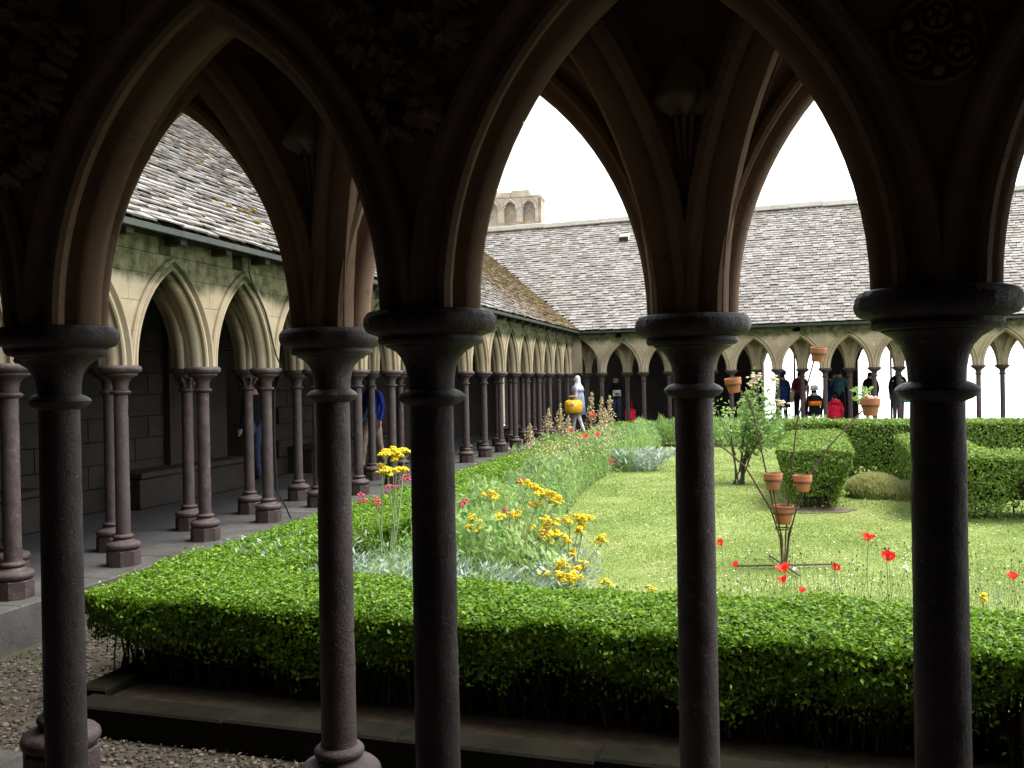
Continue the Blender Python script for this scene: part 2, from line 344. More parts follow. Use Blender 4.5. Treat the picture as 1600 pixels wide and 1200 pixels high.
DA = .345; DRISE = .88; DR = (DRISE ** 2 + DA ** 2) / (2 * DA); RIB = full_arch(DR, DA, RIBP, 8)
def ext(u):                                     # extrados height at distance u from the nearest arch centre
    u = abs(u); x = u + (AR - AH); r = AR + EXT; return math.sqrt(max(r * r - x * x, 0))
TOPZ = 1.22
def wall_piece(s0, s1, z0, z1, T0=.10, nn=14):  # stone between two extradoses; s measured from a column axis
    mb = MB(); g = .002; ss = [s0 + g + (s1 - s0 - 2 * g) * i / nn for i in range(nn + 1)]; P = []
    for s in ss:
        u = SP / 2 - abs(s); lo = max(z0 + g, ext(u) if u < AH + EXT else 0); P.append((s, min(lo, z1 - g)))
    for i in range(nn):
        (a, la), (b, lb) = P[i], P[i + 1]
        if z1 - g - la < 1e-4 and z1 - g - lb < 1e-4: continue
        mb.add([(a, -T0, la), (b, -T0, lb), (b, -T0, z1 - g), (a, -T0, z1 - g), (a, T0, la), (b, T0, lb), (b, T0, z1 - g), (a, T0, z1 - g)],
               [(0, 1, 2, 3), (7, 6, 5, 4), (0, 4, 5, 1), (3, 2, 6, 7)] + ([(0, 3, 7, 4)] if i == 0 else []) + ([(1, 5, 6, 2)] if i == nn - 1 else []))
    return mb.mesh('spandrel_stone')
H2 = SP / 2
WP = [wall_piece(-H2 * .75, H2 * .75, 0, .60), wall_piece(-H2 * .8, 0, .60, .86), wall_piece(0, H2 * .8, .60, .86),
      wall_piece(-H2 * .56, H2 * .56, .86, 1.06), wall_piece(H2 * .56, H2, .86, 1.06), wall_piece(-H2, -H2 * .56, .86, 1.06),
      wall_piece(-H2 * .8, -H2 * .75, .0, .60), wall_piece(H2 * .75, H2 * .8, .0, .60), wall_piece(-H2, -H2 * .8, .60, .86), wall_piece(H2 * .8, H2, .60, .86)]
WP = [m for m in WP if len(m.polygons)]
FRZ = MB().box(-H2 + .002, H2 - .002, -.10, .102, 1.062, TOPZ, .004).mesh('frieze_block')
def row(F, root, s_cols, d, stones, vous=(), mat=None):
    mat = mat or MT['lime']
    """arches between neighbouring columns and the wall over them"""
    for j, s in enumerate(s_cols):
        for me in WP: link('spandrel_stone', me, mat, root, T((s, d, ZC)))
        link('frieze_block', FRZ, mat, root, T((s + .2 * (j % 2), d, ZC)))
        if j + 1 < len(s_cols):
            mid = (s + s_cols[j + 1]) / 2
            if j in vous:
                for me in VOUS: link('voussoir', me, mat, root, T((mid, d, ZC)))
            else: link('arch', ARCH, mat, root, T((mid, d, ZC)))
def ribs(root, fs, bs, mat=None):
    L = math.hypot(H2, GAP)
    for s in fs:
        for sg in (-1, 1):
            b = s + sg * H2
            if min(abs(b - q) for q in bs) > .05: continue
            ang = math.atan2(-GAP, sg * H2)
            link('vault_rib', RIB, mat or MT['lime'], root, T((s + sg * H2 / 2, -GAP / 2, ZC)) @ Matrix.Rotation(ang, 4, 'Z'))
def soffit(root, s0, s1, mat=None):
    link('vault_soffit', MB().box(s0, s1, -GAP + .102, -.102, 1.0, 1.08).mesh('vault_soffit'), mat or MT['lime'], root, T((0, 0, ZC)))

# near arcade: garden row (front) k=-2..4, gallery row between
root = empty('arcade_wall', F_NEAR, 'dark moulded stone arches and carved spandrels framing the foreground', 'arcade')
fs = [SP * k for k in range(-3, 8)]; bs = [SP * (k + .5) for k in range(-3, 7)]
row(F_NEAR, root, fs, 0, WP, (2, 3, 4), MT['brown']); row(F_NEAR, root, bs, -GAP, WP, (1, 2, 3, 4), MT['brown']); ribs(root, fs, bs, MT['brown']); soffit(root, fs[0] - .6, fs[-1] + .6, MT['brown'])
NEARLAB = {-1: 'dark garden-side column mostly hidden behind the leftmost foreground column', 0: 'slim dark garden-side column second from left in the foreground', 1: 'dark garden-side column in front of the flowerpot stand and lawn'}
NEARB = {-1: 'leftmost tall dark foreground column nearest the gravel gutter', 0: 'black foreground column in the middle, left of the yellow flowers', 1: 'thickest black foreground column at right, nearest the camera'}
for k in range(-3, 8): column(F_NEAR, SP * k + (.035 if k == -1 else 0), 0, NEARLAB.get(k, '%s garden-side foreground column, beyond the %s edge' % (ORD[k + 3], 'left' if k < 0 else 'right')), 'foreground columns')
for k in range(-3, 7): column(F_NEAR, SP * (k + .5), -GAP, NEARB.get(k - 0 if k < 2 else 9, '%s gallery-side foreground column, beyond the %s edge' % (ORD[k + 3], 'left' if k < 0 else 'right')), 'foreground columns')

# carved ornaments on the gallery face of the near arcade
def foliage_boss(R, nl, seed, name):
    rr = random.Random(seed); mb = MB()
    for k in range(nl):
        a = 2.4 * k + rr.uniform(-.2, .2); q = R * math.sqrt((k + .5) / nl); c = Vector((q * math.cos(a), 0, q * math.sin(a)))
        for j in range(5):
            b = a + (j - 2) * .55; l = (.045 + R * .12) * rr.uniform(.8, 1.2)
            p1 = c + Vector((math.cos(b), 0, math.sin(b))) * l
            mb.tube([c + Vector((0, .01, 0)), (c + p1) / 2 + Vector((0, -.045 - .02 * rr.random(), 0)), p1 + Vector((0, -.025, 0))], [.012, .020, .014], 6)
    mb.ball((0, -.01, 0), (R * .2, .035, R * .2)); return mb.mesh(name, 60)
def rosette(R):
    mb = MB(); ring = lambda c, r, t: mb.tube([(c[0] + r * math.cos(a), -.012, c[1] + r * math.sin(a)) for a in [2 * math.pi * i / 20 for i in range(21)]], t, 6)
    ring((0, 0), R, R * .09)
    for k in range(3):
        a = rad(90 + 120 * k); c = (R * .52 * math.cos(a), R * .52 * math.sin(a)); ring(c, R * .36, R * .07)
        for j in range(5):
            b = 2 * math.pi * j / 5 + a; mb.ball((c[0] + R * .15 * math.cos(b), -.012, c[1] + R * .15 * math.sin(b)), (R * .11, .022, R * .11))
    for k in range(3):
        a = rad(30 + 120 * k); mb.ball((R * .72 * math.cos(a), -.015, R * .72 * math.sin(a)), (R * .16, .03, R * .16))
    return mb.mesh('carved_rosette', 60)
def shell_corbel():
    mb = MB(); nu, nv = 43, 12; V = []
    for b in range(nv + 1):
        t = b / nv; z = .085 - .17 * t; w_ = .030 + .078 * min(1, t * 1.3) ** .8; tip = max(0, (t - .78) / .22)
        for a in range(nu + 1):
            u_ = -math.pi / 2 + math.pi * a / nu; lob = .80 + (.08 + .34 * t) * abs(math.cos(3.5 * (u_ + math.pi / 2))) ** .7; rr = w_ * lob * (1 - .55 * tip ** 2)
            V.append((rr * math.sin(u_), -rr * math.cos(u_) * .95, z + .012 * abs(math.cos(3.5 * (u_ + math.pi / 2))) * -2.2 * t))
    mb.add(V, [(b * (nu + 1) + a, b * (nu + 1) + a + 1, (b + 1) * (nu + 1) + a + 1, (b + 1) * (nu + 1) + a) for b in range(nv) for a in range(nu)])
    mb.add([V[nv * (nu + 1) + a] for a in range(nu + 1)], [tuple(range(nu + 1))])
    for sg in (-1, 0, 1): mb.tube([(.03 * sg, -.012, -.07), (.022 * sg, -.008, -.16), (.014 * sg, -.002, -.25)], [.013, .009, .003], 6)
    return mb.mesh('carved_leaf_corbel', 70)
SHELL = shell_corbel()
dA = -GAP - .102
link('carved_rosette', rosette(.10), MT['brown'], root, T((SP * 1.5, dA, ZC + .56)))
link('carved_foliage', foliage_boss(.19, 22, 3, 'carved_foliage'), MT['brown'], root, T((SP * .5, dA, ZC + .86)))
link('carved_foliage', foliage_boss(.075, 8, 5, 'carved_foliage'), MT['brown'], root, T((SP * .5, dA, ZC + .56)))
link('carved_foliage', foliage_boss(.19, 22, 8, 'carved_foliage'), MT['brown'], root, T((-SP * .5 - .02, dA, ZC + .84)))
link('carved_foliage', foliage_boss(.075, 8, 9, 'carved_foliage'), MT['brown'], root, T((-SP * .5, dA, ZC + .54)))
for k in range(-1, 4): link('carved_leaf_corbel', SHELL, MT['lime'], root, T((SP * k, -.102, ZC + .72)))
# enclosure of the near gallery: back wall, timber ceiling, slated roof above
g = empty('gallery_building', F_NEAR, 'dark gallery ceiling and rear wall enclosing the viewpoint', 'building')
link('rear_wall', MB().box(-11, 9, -5.8, -5.4, -.3, 7.3).mesh('rear_wall'), MT['nearwall'], g)
link('end_wall', MB().box(8.6, 9, -5.4, -.8, -.3, 4.0).mesh('end_wall'), MT['nearwall'], g)
link('end_wall', MB().box(-11.4, -11, -5.4, 2.0, -.3, 4.0).mesh('end_wall'), MT['nearwall'], g)
link('ceiling', MB().box(-11, 9, -5.4, -GAP - .11, 3.04, 3.12).mesh('ceiling'), MT['wood'], g)
def roof_slab(s0, s1, e):
    return MB().add([(s0, OVER, e), (s1, OVER, e), (s1, -RUN, e + PITCHM * (RUN + OVER)), (s0, -RUN, e + PITCHM * (RUN + OVER))], [(0, 1, 2, 3)])
link('roof', roof_slab(-11, 9, ZEAVE).mesh('roof'), MT['lead'], g)

# left arcade
root = empty('arcade_wall', F_LEFT, 'pale limestone arcade of pointed arches receding along the left of the garden', 'arcade')
kf = list(range(-16, 3)); fs = [SP * k for k in kf]; bs = [SP * (k - .5) for k in range(-15, 3)]
row(F_LEFT, root, fs, 0, WP, vous=(12, 13, 14, 15, 16), mat=MT['limeL']); row(F_LEFT, root, bs, -GAP, WP, vous=(12, 13, 14), mat=MT['limeL']); ribs(root, fs, bs, MT['limeL']); soffit(root, fs[0] - .6, fs[-1] + .6)
link('corner_stone', MB().box(-SP * 16 - 1.0, -SP * 16 - H2, -.1, .1, ZC, ZC + TOPZ).mesh('corner_stone'), MT['lime'], root)
for i, k in enumerate(sorted(kf, reverse=True)):
    column(F_LEFT, SP * k, 0, '%s column from the near end of the left arcade, garden-side row' % ORD[i], 'left arcade columns')
for i, k in enumerate(range(2, -16, -1)):
    column(F_LEFT, SP * (k - .5), -GAP, '%s column from the near end of the left arcade, gallery-side row' % ORD[i], 'left arcade columns', leafy=(k in (-1, -2)))
# far arcade
root = empty('arcade_wall', F_FAR, 'pale limestone arcade of pointed arches across the far end of the garden', 'arcade')
kf = list(range(-11, 1)); fs = [SP * k for k in kf]; bs = [SP * (k + .5) for k in range(-11, 1)]
row(F_FAR, root, fs, 0, WP); row(F_FAR, root, bs, -GAP, WP); ribs(root, fs, bs); soffit(root, fs[0] - .6, fs[-1] + 1.4)
link('corner_stone', MB().box(H2, 1.0, -.1, .1, ZC, ZC + TOPZ).mesh('corner_stone'), MT['lime'], root)
for i, k in enumerate(sorted(kf, reverse=True)):
    column(F_FAR, SP * k, 0, '%s column from the left corner in the far arcade, garden-side row' % ORD[i], 'far arcade columns')
for i, k in enumerate(range(0, -12, -1)):
    column(F_FAR, SP * (k + .5), -GAP, '%s column from the left corner in the far arcade, rear row' % ORD[i], 'far arcade columns')
column(F_FAR, 1.0, 0, 'corner column where the left and far arcades meet', 'far arcade columns')

# ------------------------------------------------------------------ gallery walls behind the left and far arcades
def ashlar(root, s0, s1, d, z0, z1, hole=None, single=300, bw=.62, bh=.30, near_first=True):
    ms = [MB().box(.004, bw - .004, -.0, .05 + .006 * v, .004, bh - .004, .006).mesh('ashlar_block') for v in range(3)]
    spots = []
    for j in range(int((z1 - z0) / bh)):
        off = (j % 2) * bw / 2; i = 0
        while s0 + off + (i + 1) * bw <= s1:
            s = s0 + off + i * bw; i += 1
            if hole and any(h[0] < s + bw and s < h[1] and z0 + j * bh < h[2] for h in hole): continue
            spots.append((s, z0 + j * bh))
    spots.sort(key=lambda q: -q[0])
    for i, (s, z) in enumerate(spots[:single]): link('ashlar_block', ms[(i * 7) % 3], MT['inner'], root, T((s, d, z)))
    mb = MB()
    for s, z in spots[single:]: mb.box(s + .004, s + bw - .004, d, d + .05, z + .004, z + bh - .004)
    if mb.v: tag(link('ashlar_rest', mb.mesh('ashlar_rest'), MT['inner'], root), kind='stuff')
g = empty('gallery_building', F_LEFT, 'dark stone gallery wall, bench and slate roof behind the left arcade', 'building')
D0 = -2.75
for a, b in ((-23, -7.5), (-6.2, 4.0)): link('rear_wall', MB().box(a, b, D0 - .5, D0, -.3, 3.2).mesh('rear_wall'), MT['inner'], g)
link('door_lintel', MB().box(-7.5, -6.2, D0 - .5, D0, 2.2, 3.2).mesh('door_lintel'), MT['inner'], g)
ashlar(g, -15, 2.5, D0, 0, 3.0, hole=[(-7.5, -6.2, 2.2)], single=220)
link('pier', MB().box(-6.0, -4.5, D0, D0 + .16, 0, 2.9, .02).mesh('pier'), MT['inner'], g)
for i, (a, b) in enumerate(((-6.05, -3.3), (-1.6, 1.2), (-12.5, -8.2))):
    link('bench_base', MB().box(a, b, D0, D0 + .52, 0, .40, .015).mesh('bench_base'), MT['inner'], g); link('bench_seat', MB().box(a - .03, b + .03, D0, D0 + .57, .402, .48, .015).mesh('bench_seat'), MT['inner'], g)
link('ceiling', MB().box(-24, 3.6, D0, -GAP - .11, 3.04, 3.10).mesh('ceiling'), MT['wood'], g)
link('outer_wall', MB().box(-17, -4, -5.2, -4.9, -.3, 4.6).mesh('outer_wall'), MT['coping'], g)
gf = empty('gallery_building', F_FAR, 'far gallery with windows open to the bright bay under a long slate roof', 'building')
D1 = -4.6
def s_far(px):                                     # s on the far rear wall plane seen at a pixel column
    d = CAM.to_3x3() @ Vector(((px - 800) / FPX, 0, -1)); o = Vector((0, 0, EYE)); Fi = F_FAR.inverted(); p = Fi @ o; q = Fi.to_3x3() @ d
    return p.x + q.x * (D1 - p.y) / q.y
wins = [(s_far(1291), s_far(1191)), (s_far(1446), s_far(1341)), (s_far(1640), s_far(1496))]
edges = [5.0]
for a, b in wins: edges += [b, a]
edges.append(-16)
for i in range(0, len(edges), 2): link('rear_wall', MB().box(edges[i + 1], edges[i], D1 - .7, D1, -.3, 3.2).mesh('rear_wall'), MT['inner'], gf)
for a, b in wins:                                  # pointed heads over the windows and plain sills
    mb = MB(); nn = 16; h = (b - a) / 2
    P = [(a + (b - a) * i / nn, 2.05 + .75 * math.sqrt(max(0, 1 - abs((i / nn - .5) * 2) ** 1.7))) for i in range(nn + 1)]
    for (x0, z0), (x1, z1) in zip(P, P[1:]):
        mb.add([(x0, D1 - .7, z0), (x1, D1 - .7, z1), (x1, D1 - .7, 3.2), (x0, D1 - .7, 3.2), (x0, D1, z0), (x1, D1, z1), (x1, D1, 3.2), (x0, D1, 3.2)], [(0, 1, 2, 3), (7, 6, 5, 4), (0, 4, 5, 1)])
    link('window_head', mb.mesh('window_head'), MT['inner'], gf); link('window_sill', MB().box(a, b, D1 - .7, D1, -.3, .12).mesh('window_sill'), MT['inner'], gf)
    link('mullion', MB().box((a + b) / 2 - .03, (a + b) / 2 + .03, D1 - .4, D1 - .34, .12, 2.78).mesh('mullion'), MT['lead'], gf)
link('ceiling', MB().box(-16, 5, D1, -GAP - .11, 3.04, 3.10).mesh('ceiling'), MT['wood'], gf)

# ------------------------------------------------------------------ slate roofs
def slate_roof(F, root, s0, s1, keep, single_box=None, mossy=0.0, tw=.18, ex=.13):
    sl = math.hypot(1, PITCHM); ux = Vector((0, -1 / sl, PITCHM / sl)); nrm = Vector((0, PITCHM / sl, 1 / sl))
    base = roof_slab(s0, s1, ZEAVE - .03); 
    rows = int((RUN + OVER) * sl / ex); C = []
    for j in range(rows):
        s = s0 + (j % 2) * tw * .5 + rng.uniform(0, .03)
        while s < s1:
            wd = tw * rng.uniform(.72, 1.25); C.append((s, wd, j)); s += wd + rng.uniform(.006, .016)
    C = np.array(C); cen = np.stack([C[:, 0] + C[:, 1] / 2, OVER - (C[:, 2] * ex + ex / 2) / sl, ZEAVE + (C[:, 2] * ex) * PITCHM / sl], 1)
    Fm = np.array(F); W = cen @ Fm[:3, :3].T + Fm[:3, 3]; ok = keep(W); C = C[ok]; W = W[ok]
    px, py, z = project(W); single = np.zeros(len(C), bool)
    if single_box:
        idx = np.where((px > single_box[0]) & (px < single_box[2]) & (py > single_box[1]) & (py < single_box[3]) & (z > 0))[0]
        idx = idx[np.argsort(z[idx])][:300]; single[idx] = True
    V, Fc, R = [], [], []; X = Vector((1, 0, 0))
    def wedge(s, wd, j, loc0):
        o = Vector((s, OVER - .0, ZEAVE)) + ux * (j * ex + rng.uniform(-.008, .008)); L = ex * 1.75; l0 = .046 + rng.uniform(-.010, .016); l1 = .004; th = .013 + rng.uniform(0, .010); sk = rng.uniform(-.006, .006)
        p = [o + nrm * l0 - ux * sk, o + X * wd + nrm * (l0 + rng.uniform(-.006, .006)) + ux * sk, o + X * wd + ux * L + nrm * l1, o + ux * L + nrm * l1]
        return [q for q in p] + [q - nrm * th for q in p]
    QF = [(0, 1, 2, 3), (4, 5, 1, 0), (5, 6, 2, 1), (7, 4, 0, 3), (7, 6, 5, 4)]
    for i in range(len(C)):
        v = wedge(*C[i], None); rv = rng.random()
        if single[i]:
            me = bpy.data.meshes.new('slate'); o0 = v[0]; me.from_pydata([(q - o0)[:] for q in v], [], QF)
            for nm, val in (('rnd', rv), ('mossy', mossy)):
                at_ = me.attributes.new(nm, 'FLOAT', 'FACE'); at_.data.foreach_set('value', [val] * 5)
            link('slate', me, MT['slate'], root, T(o0))
        else:
            b = len(V); V += [q[:] for q in v]; Fc += [tuple(k + b for k in q) for q in QF]; R += [rv] * 5
    me = bpy.data.meshes.new('slate_courses'); me.from_pydata(V, [], Fc)
    for nm, val in (('rnd', R), ('mossy', [mossy] * len(Fc))):
        at_ = me.attributes.new(nm, 'FLOAT', 'FACE'); at_.data.foreach_set('value', val)
    tag(link('slate_courses', me, MT['slate'], root), kind='stuff')
    return base
FL_I, FF_I = np.array(F_LEFT.inverted()), np.array(F_FAR.inverted())
def dout(W, Fi): return -(W @ Fi[:3, :3].T + Fi[:3, 3])[:, 1]
def keepL(W): return (dout(W, FL_I) >= dout(W, FF_I) - .02) & (W[:, 1] > 4.2)
def keepF(W): return dout(W, FF_I) >= dout(W, FL_I) - .02
slate_roof(F_LEFT, g, -26.5, 2.6, keepL, (185, 190, 450, 412), 1.0)
slate_roof(F_FAR, gf, -15.5, 7.2, keepF, None, 0.0, .20, .15)
q = np.random.default_rng(15); mm = MB()
for i in range(520):
    s_ = q.uniform(-9, 2); dd = q.uniform(0, RUN + OVER - .3) ; z_ = ZEAVE + PITCHM * dd + .05
    if wob(np.array([s_ * 1.0]), np.array([dd * 1.3]), 1.0)[0] + q.normal(0, .35) < .05: continue
    r_ = q.uniform(.018, .05)
    for k in range(q.integers(1, 4)): mm.ball((s_ + q.normal(0, .05), OVER - dd + q.normal(0, .03), z_ + q.normal(0, .01)), (r_ * q.uniform(.7, 1.6), r_ * .8, r_ * .6), 6, 4)
tag(link('moss_clumps', mm.mesh('moss_clumps', 180), m_plain('ochre_moss', (.16, .115, .03), .95, 30), g), kind='stuff')
# roof boarding under the slates, cut along the valley
def P3(F, s, d): 
    q = F @ Vector((s, d, ZEAVE - .035 + PITCHM * (OVER - d))); return q[:]
def corner(d):                                     # plan point with equal distance d outside both eave lines
    A = np.array([FL_I[1, :2], FF_I[1, :2]]); b = np.array([-d - FL_I[1, 3], -d - FF_I[1, 3]]); x = np.linalg.solve(A, b); z = ZEAVE - .035 + PITCHM * (OVER + d); return (x[0], x[1], z)
c0, c1 = corner(-OVER), corner(RUN)
me = MB().add([P3(F_LEFT, 2.6, OVER), c0, c1, P3(F_LEFT, 2.6, -RUN)], [(0, 1, 2, 3)]).mesh('roof_boarding'); link('roof_boarding', me, MT['wood'], g, F_LEFT.inverted())
me = MB().add([P3(F_FAR, -15.5, OVER), c0, c1, P3(F_FAR, -15.5, -RUN)], [(0, 1, 2, 3)]).mesh('roof_boarding'); link('roof_boarding', me, MT['wood'], gf, F_FAR.inverted())
ZR = ZEAVE + PITCHM * (RUN + OVER)
RAFT = MB().box(-.05, .05, .0, OVER - .06, ZEAVE - .13, ZEAVE - .055, .01).mesh('rafter_tail')
for rt, a, b in ((g, -21.5, 2.4), (gf, -15.4, .6)):
    link('wall_plate', MB().box(a, b, -.11, .125, ZC + TOPZ + .003, ZC + TOPZ + .05).mesh('wall_plate'), MT['wood'], rt)
    link('eaves_board', MB().box(a, b, OVER - .015, OVER + .02, ZEAVE - .075, ZEAVE - .012, .006).mesh('eaves_board'), MT['lead'], rt)
    s = a + .1
    while s < b: link('rafter_tail', RAFT, MT['wood'], rt, T((s, 0, 0))); s += .8
cop = MB().box(.004, 1.096, -.22, .16, 0, .17, .02).mesh('ridge_coping')
Fi = F_FAR.inverted(); sc1 = (Fi @ Vector(c1)).x
for i in range(int((sc1 + 15.5) / 1.1)): link('ridge_coping', cop, MT['coping'], gf, T((sc1 - 1.1 - 1.1 * i, -RUN, ZR + .0 + .01 * (i % 3))) @ Matrix.Rotation(rad(random.uniform(-.4, .4)), 4, 'Y'))
link('gable_wall', MB().box(-15.5, sc1 + 1, -RUN - .5, -RUN - .1, 3.2, ZR - .02).mesh('gable_wall'), MT['coping'], gf)
for i in range(5): link('ridge_step', MB().box(-.55, .55, -.25, .25, 0, .17, .02).mesh('ridge_step'), MT['coping'], gf, T((sc1 + .1 + .9 * i, -RUN - .35, ZR + .16 + .02 * (i % 2))))
dv = CAM.to_3x3() @ Vector(((976 - 800) / FPX, (600 - 376) / FPX, -1)); o_ = Fi @ Vector((0, 0, EYE)); q_ = Fi.to_3x3() @ dv       # where the photograph's line of sight meets the far slope
tt = (ZEAVE + PITCHM * (OVER - o_.y) - o_.z) / (q_.z + PITCHM * q_.y); Fp = o_ + q_ * tt
rv_ = link('roof_vent', MB().add([(-.17, .16, -.06), (.17, .16, -.06), (.17, -.25, .24), (-.17, -.25, .24), (-.17, .20, .14), (.17, .20, .14), (.17, -.25, .28), (-.17, -.25, .28), (-.17, .20, .10), (.17, .20, .10)], [(4, 5, 6, 7), (0, 8, 4, 7, 3), (1, 2, 6, 5, 9), (8, 9, 5, 4)]).mesh('roof_vent'), MT['coping'], gf, T(Fp))
link('vent_shade_face', MB().add([(-.165, .12, -.05), (.165, .12, -.05), (.165, .12, .11), (-.165, .12, .11)], [(0, 1, 2, 3)]).mesh('vent_shade_face'), MT['black'], rv_)  # flat black face stands in for the shaded inside of the vent

# ruined arcaded turret beyond the roof corner
pr = at(846, 345, Z=40.0); M = T((pr.x, pr.y, 0)) @ Matrix.Rotation(rad(8), 4, 'Z')
ru = empty('ruined_turret', M, 'broken stone turret with blind arches and orange lichen above the roof ridge', 'ruin')
zb = pr.z; u = .80
link('core_wall', MB().box(-4.0, -.05, .30, 1.4, -.3, zb + 1.10, .02).mesh('core_wall'), MT['ruin'], ru)
for i in range(5):
    xc = -.52 - u * i; mb = MB(); nn = 12; hw = .24
    P = [(xc - u / 2 + u * k / nn) for k in range(nn + 1)]
    hh = lambda x: zb + (.55 + .32 * math.sqrt(max(0, 1 - (abs(x - xc) / hw) ** 1.6)) if abs(x - xc) < hw else 0.0)
    for a, b in zip(P, P[1:]):
        m_ = (a + b) / 2; la = lb = hh(m_)
        mb.add([(a, -.06, la), (b, -.06, lb), (b, -.06, zb + 1.02), (a, -.06, zb + 1.02), (a, .30, la), (b, .30, lb)], [(0, 1, 2, 3), (0, 4, 5, 1)] )
        mb.add([(a, -.06, la), (a, .30, la), (a, .30, zb + 1.02), (a, -.06, zb + 1.02)], [(0, 1, 2, 3)])
    link('blind_arch', mb.mesh('blind_arch'), MT['ruin'], ru); link('hood_moulding', MB().tube([(xc - .30, -.08, zb + .52), (xc - .25, -.08, zb + .76), (xc, -.09, zb + .97), (xc + .25, -.08, zb + .76), (xc + .30, -.08, zb + .52)], .05, 6).mesh('hood_moulding'), MT['ruin'], ru)
for i, (a, b, h) in enumerate(((-4.0, -2.3, .34), (-2.28, -1.3, .22), (-1.28, -.50, .30), (-.48, .02, .02))):
    link('broken_course', MB().box(a, b, -.12, 1.3, zb + 1.03, zb + 1.10 + h * .8, .03).mesh('broken_course'), MT['ruin'], ru)
link('gable_top', MB().add([(-3.2, .3, zb + 1.3), (-1.9, .3, zb + 1.3), (-2.5, .3, zb + 2.1), (-3.2, 1.2, zb + 1.3), (-1.9, 1.2, zb + 1.3), (-2.5, 1.2, zb + 2.1)], [(0, 1, 2), (5, 4, 3), (0, 2, 5, 3), (1, 4, 5, 2)]).mesh('gable_top'), MT['lead'], ru)

# black cable down the left arcade
pc = lambda s, d, z: (F_LEFT @ Vector((s, d, z)))[:]
s2 = -SP * 2
tag(link('black_cable', MB().tube([pc(s2 + .62, .16, 2.98), pc(s2 + .62, .17, 2.83), pc(s2 + .52, .16, 2.70), pc(s2 + .3, .17, 2.45), pc(s2 + .1, .19, 1.95), pc(s2 - .03, .20, 1.78), pc(s2 - .05, .08, 1.5), pc(s2 - .06, .06, .9), pc(s2 - .07, .08, .35), pc(s2 - .16, .14, .15), pc(s2 - .17, .2, .01)], .009, 6).mesh('black_cable', 180), MT['black']),
    'thin black cable running down an arch and column of the left arcade', 'cable')

# ------------------------------------------------------------------ foliage machinery
def leaf_mesh(name, P, N, L, W, curl=.25, seed=0, r=None):
    """folded leaf quads: P centres, N facing directions, L lengths, W widths"""
    q = np.random.default_rng(seed); n = len(P); N = N / (np.linalg.norm(N, axis=1, keepdims=True) + 1e-9)
    A = q.normal(size=(n, 3)); A -= (A * N).sum(1, keepdims=True) * N; A /= np.linalg.norm(A, axis=1, keepdims=True) + 1e-9
    return blade_mesh(name, P, A, np.cross(N, A), N, L, W, curl, q, r)
def blade_mesh(name, P, A, B, N, L, W, curl, q, r=None):
    n = len(P); L = np.broadcast_to(L, (n,))[:, None]; W = np.broadcast_to(W, (n,))[:, None]
    v = np.stack([P - A * L / 2, P + B * W / 2 + N * W * curl, P + A * L / 2, P - B * W / 2 + N * W * curl], 1).reshape(-1, 3)
    idx = np.arange(n)[:, None] * 4; f = np.concatenate([idx + [0, 1, 2], idx + [0, 2, 3]], 1).reshape(-1)
    me = bpy.data.meshes.new(name); me.vertices.add(4 * n); me.vertices.foreach_set('co', v.ravel()); me.loops.add(6 * n); me.loops.foreach_set('vertex_index', f.astype(np.int32))
    me.polygons.add(2 * n); me.polygons.foreach_set('loop_start', np.arange(2 * n, dtype=np.int32) * 3)
    me.update(calc_edges=True)
    rr = q.random(n) if r is None else r; a = me.attributes.new('rnd', 'FLOAT', 'FACE'); a.data.foreach_set('value', np.repeat(rr, 2).astype(np.float32)); return me
def setrnd(me, lo=0., hi=1.):
    a = me.attributes.new('rnd', 'FLOAT', 'FACE'); a.data.foreach_set('value', rng.uniform(lo, hi, len(me.polygons)).astype(np.float32)); return me
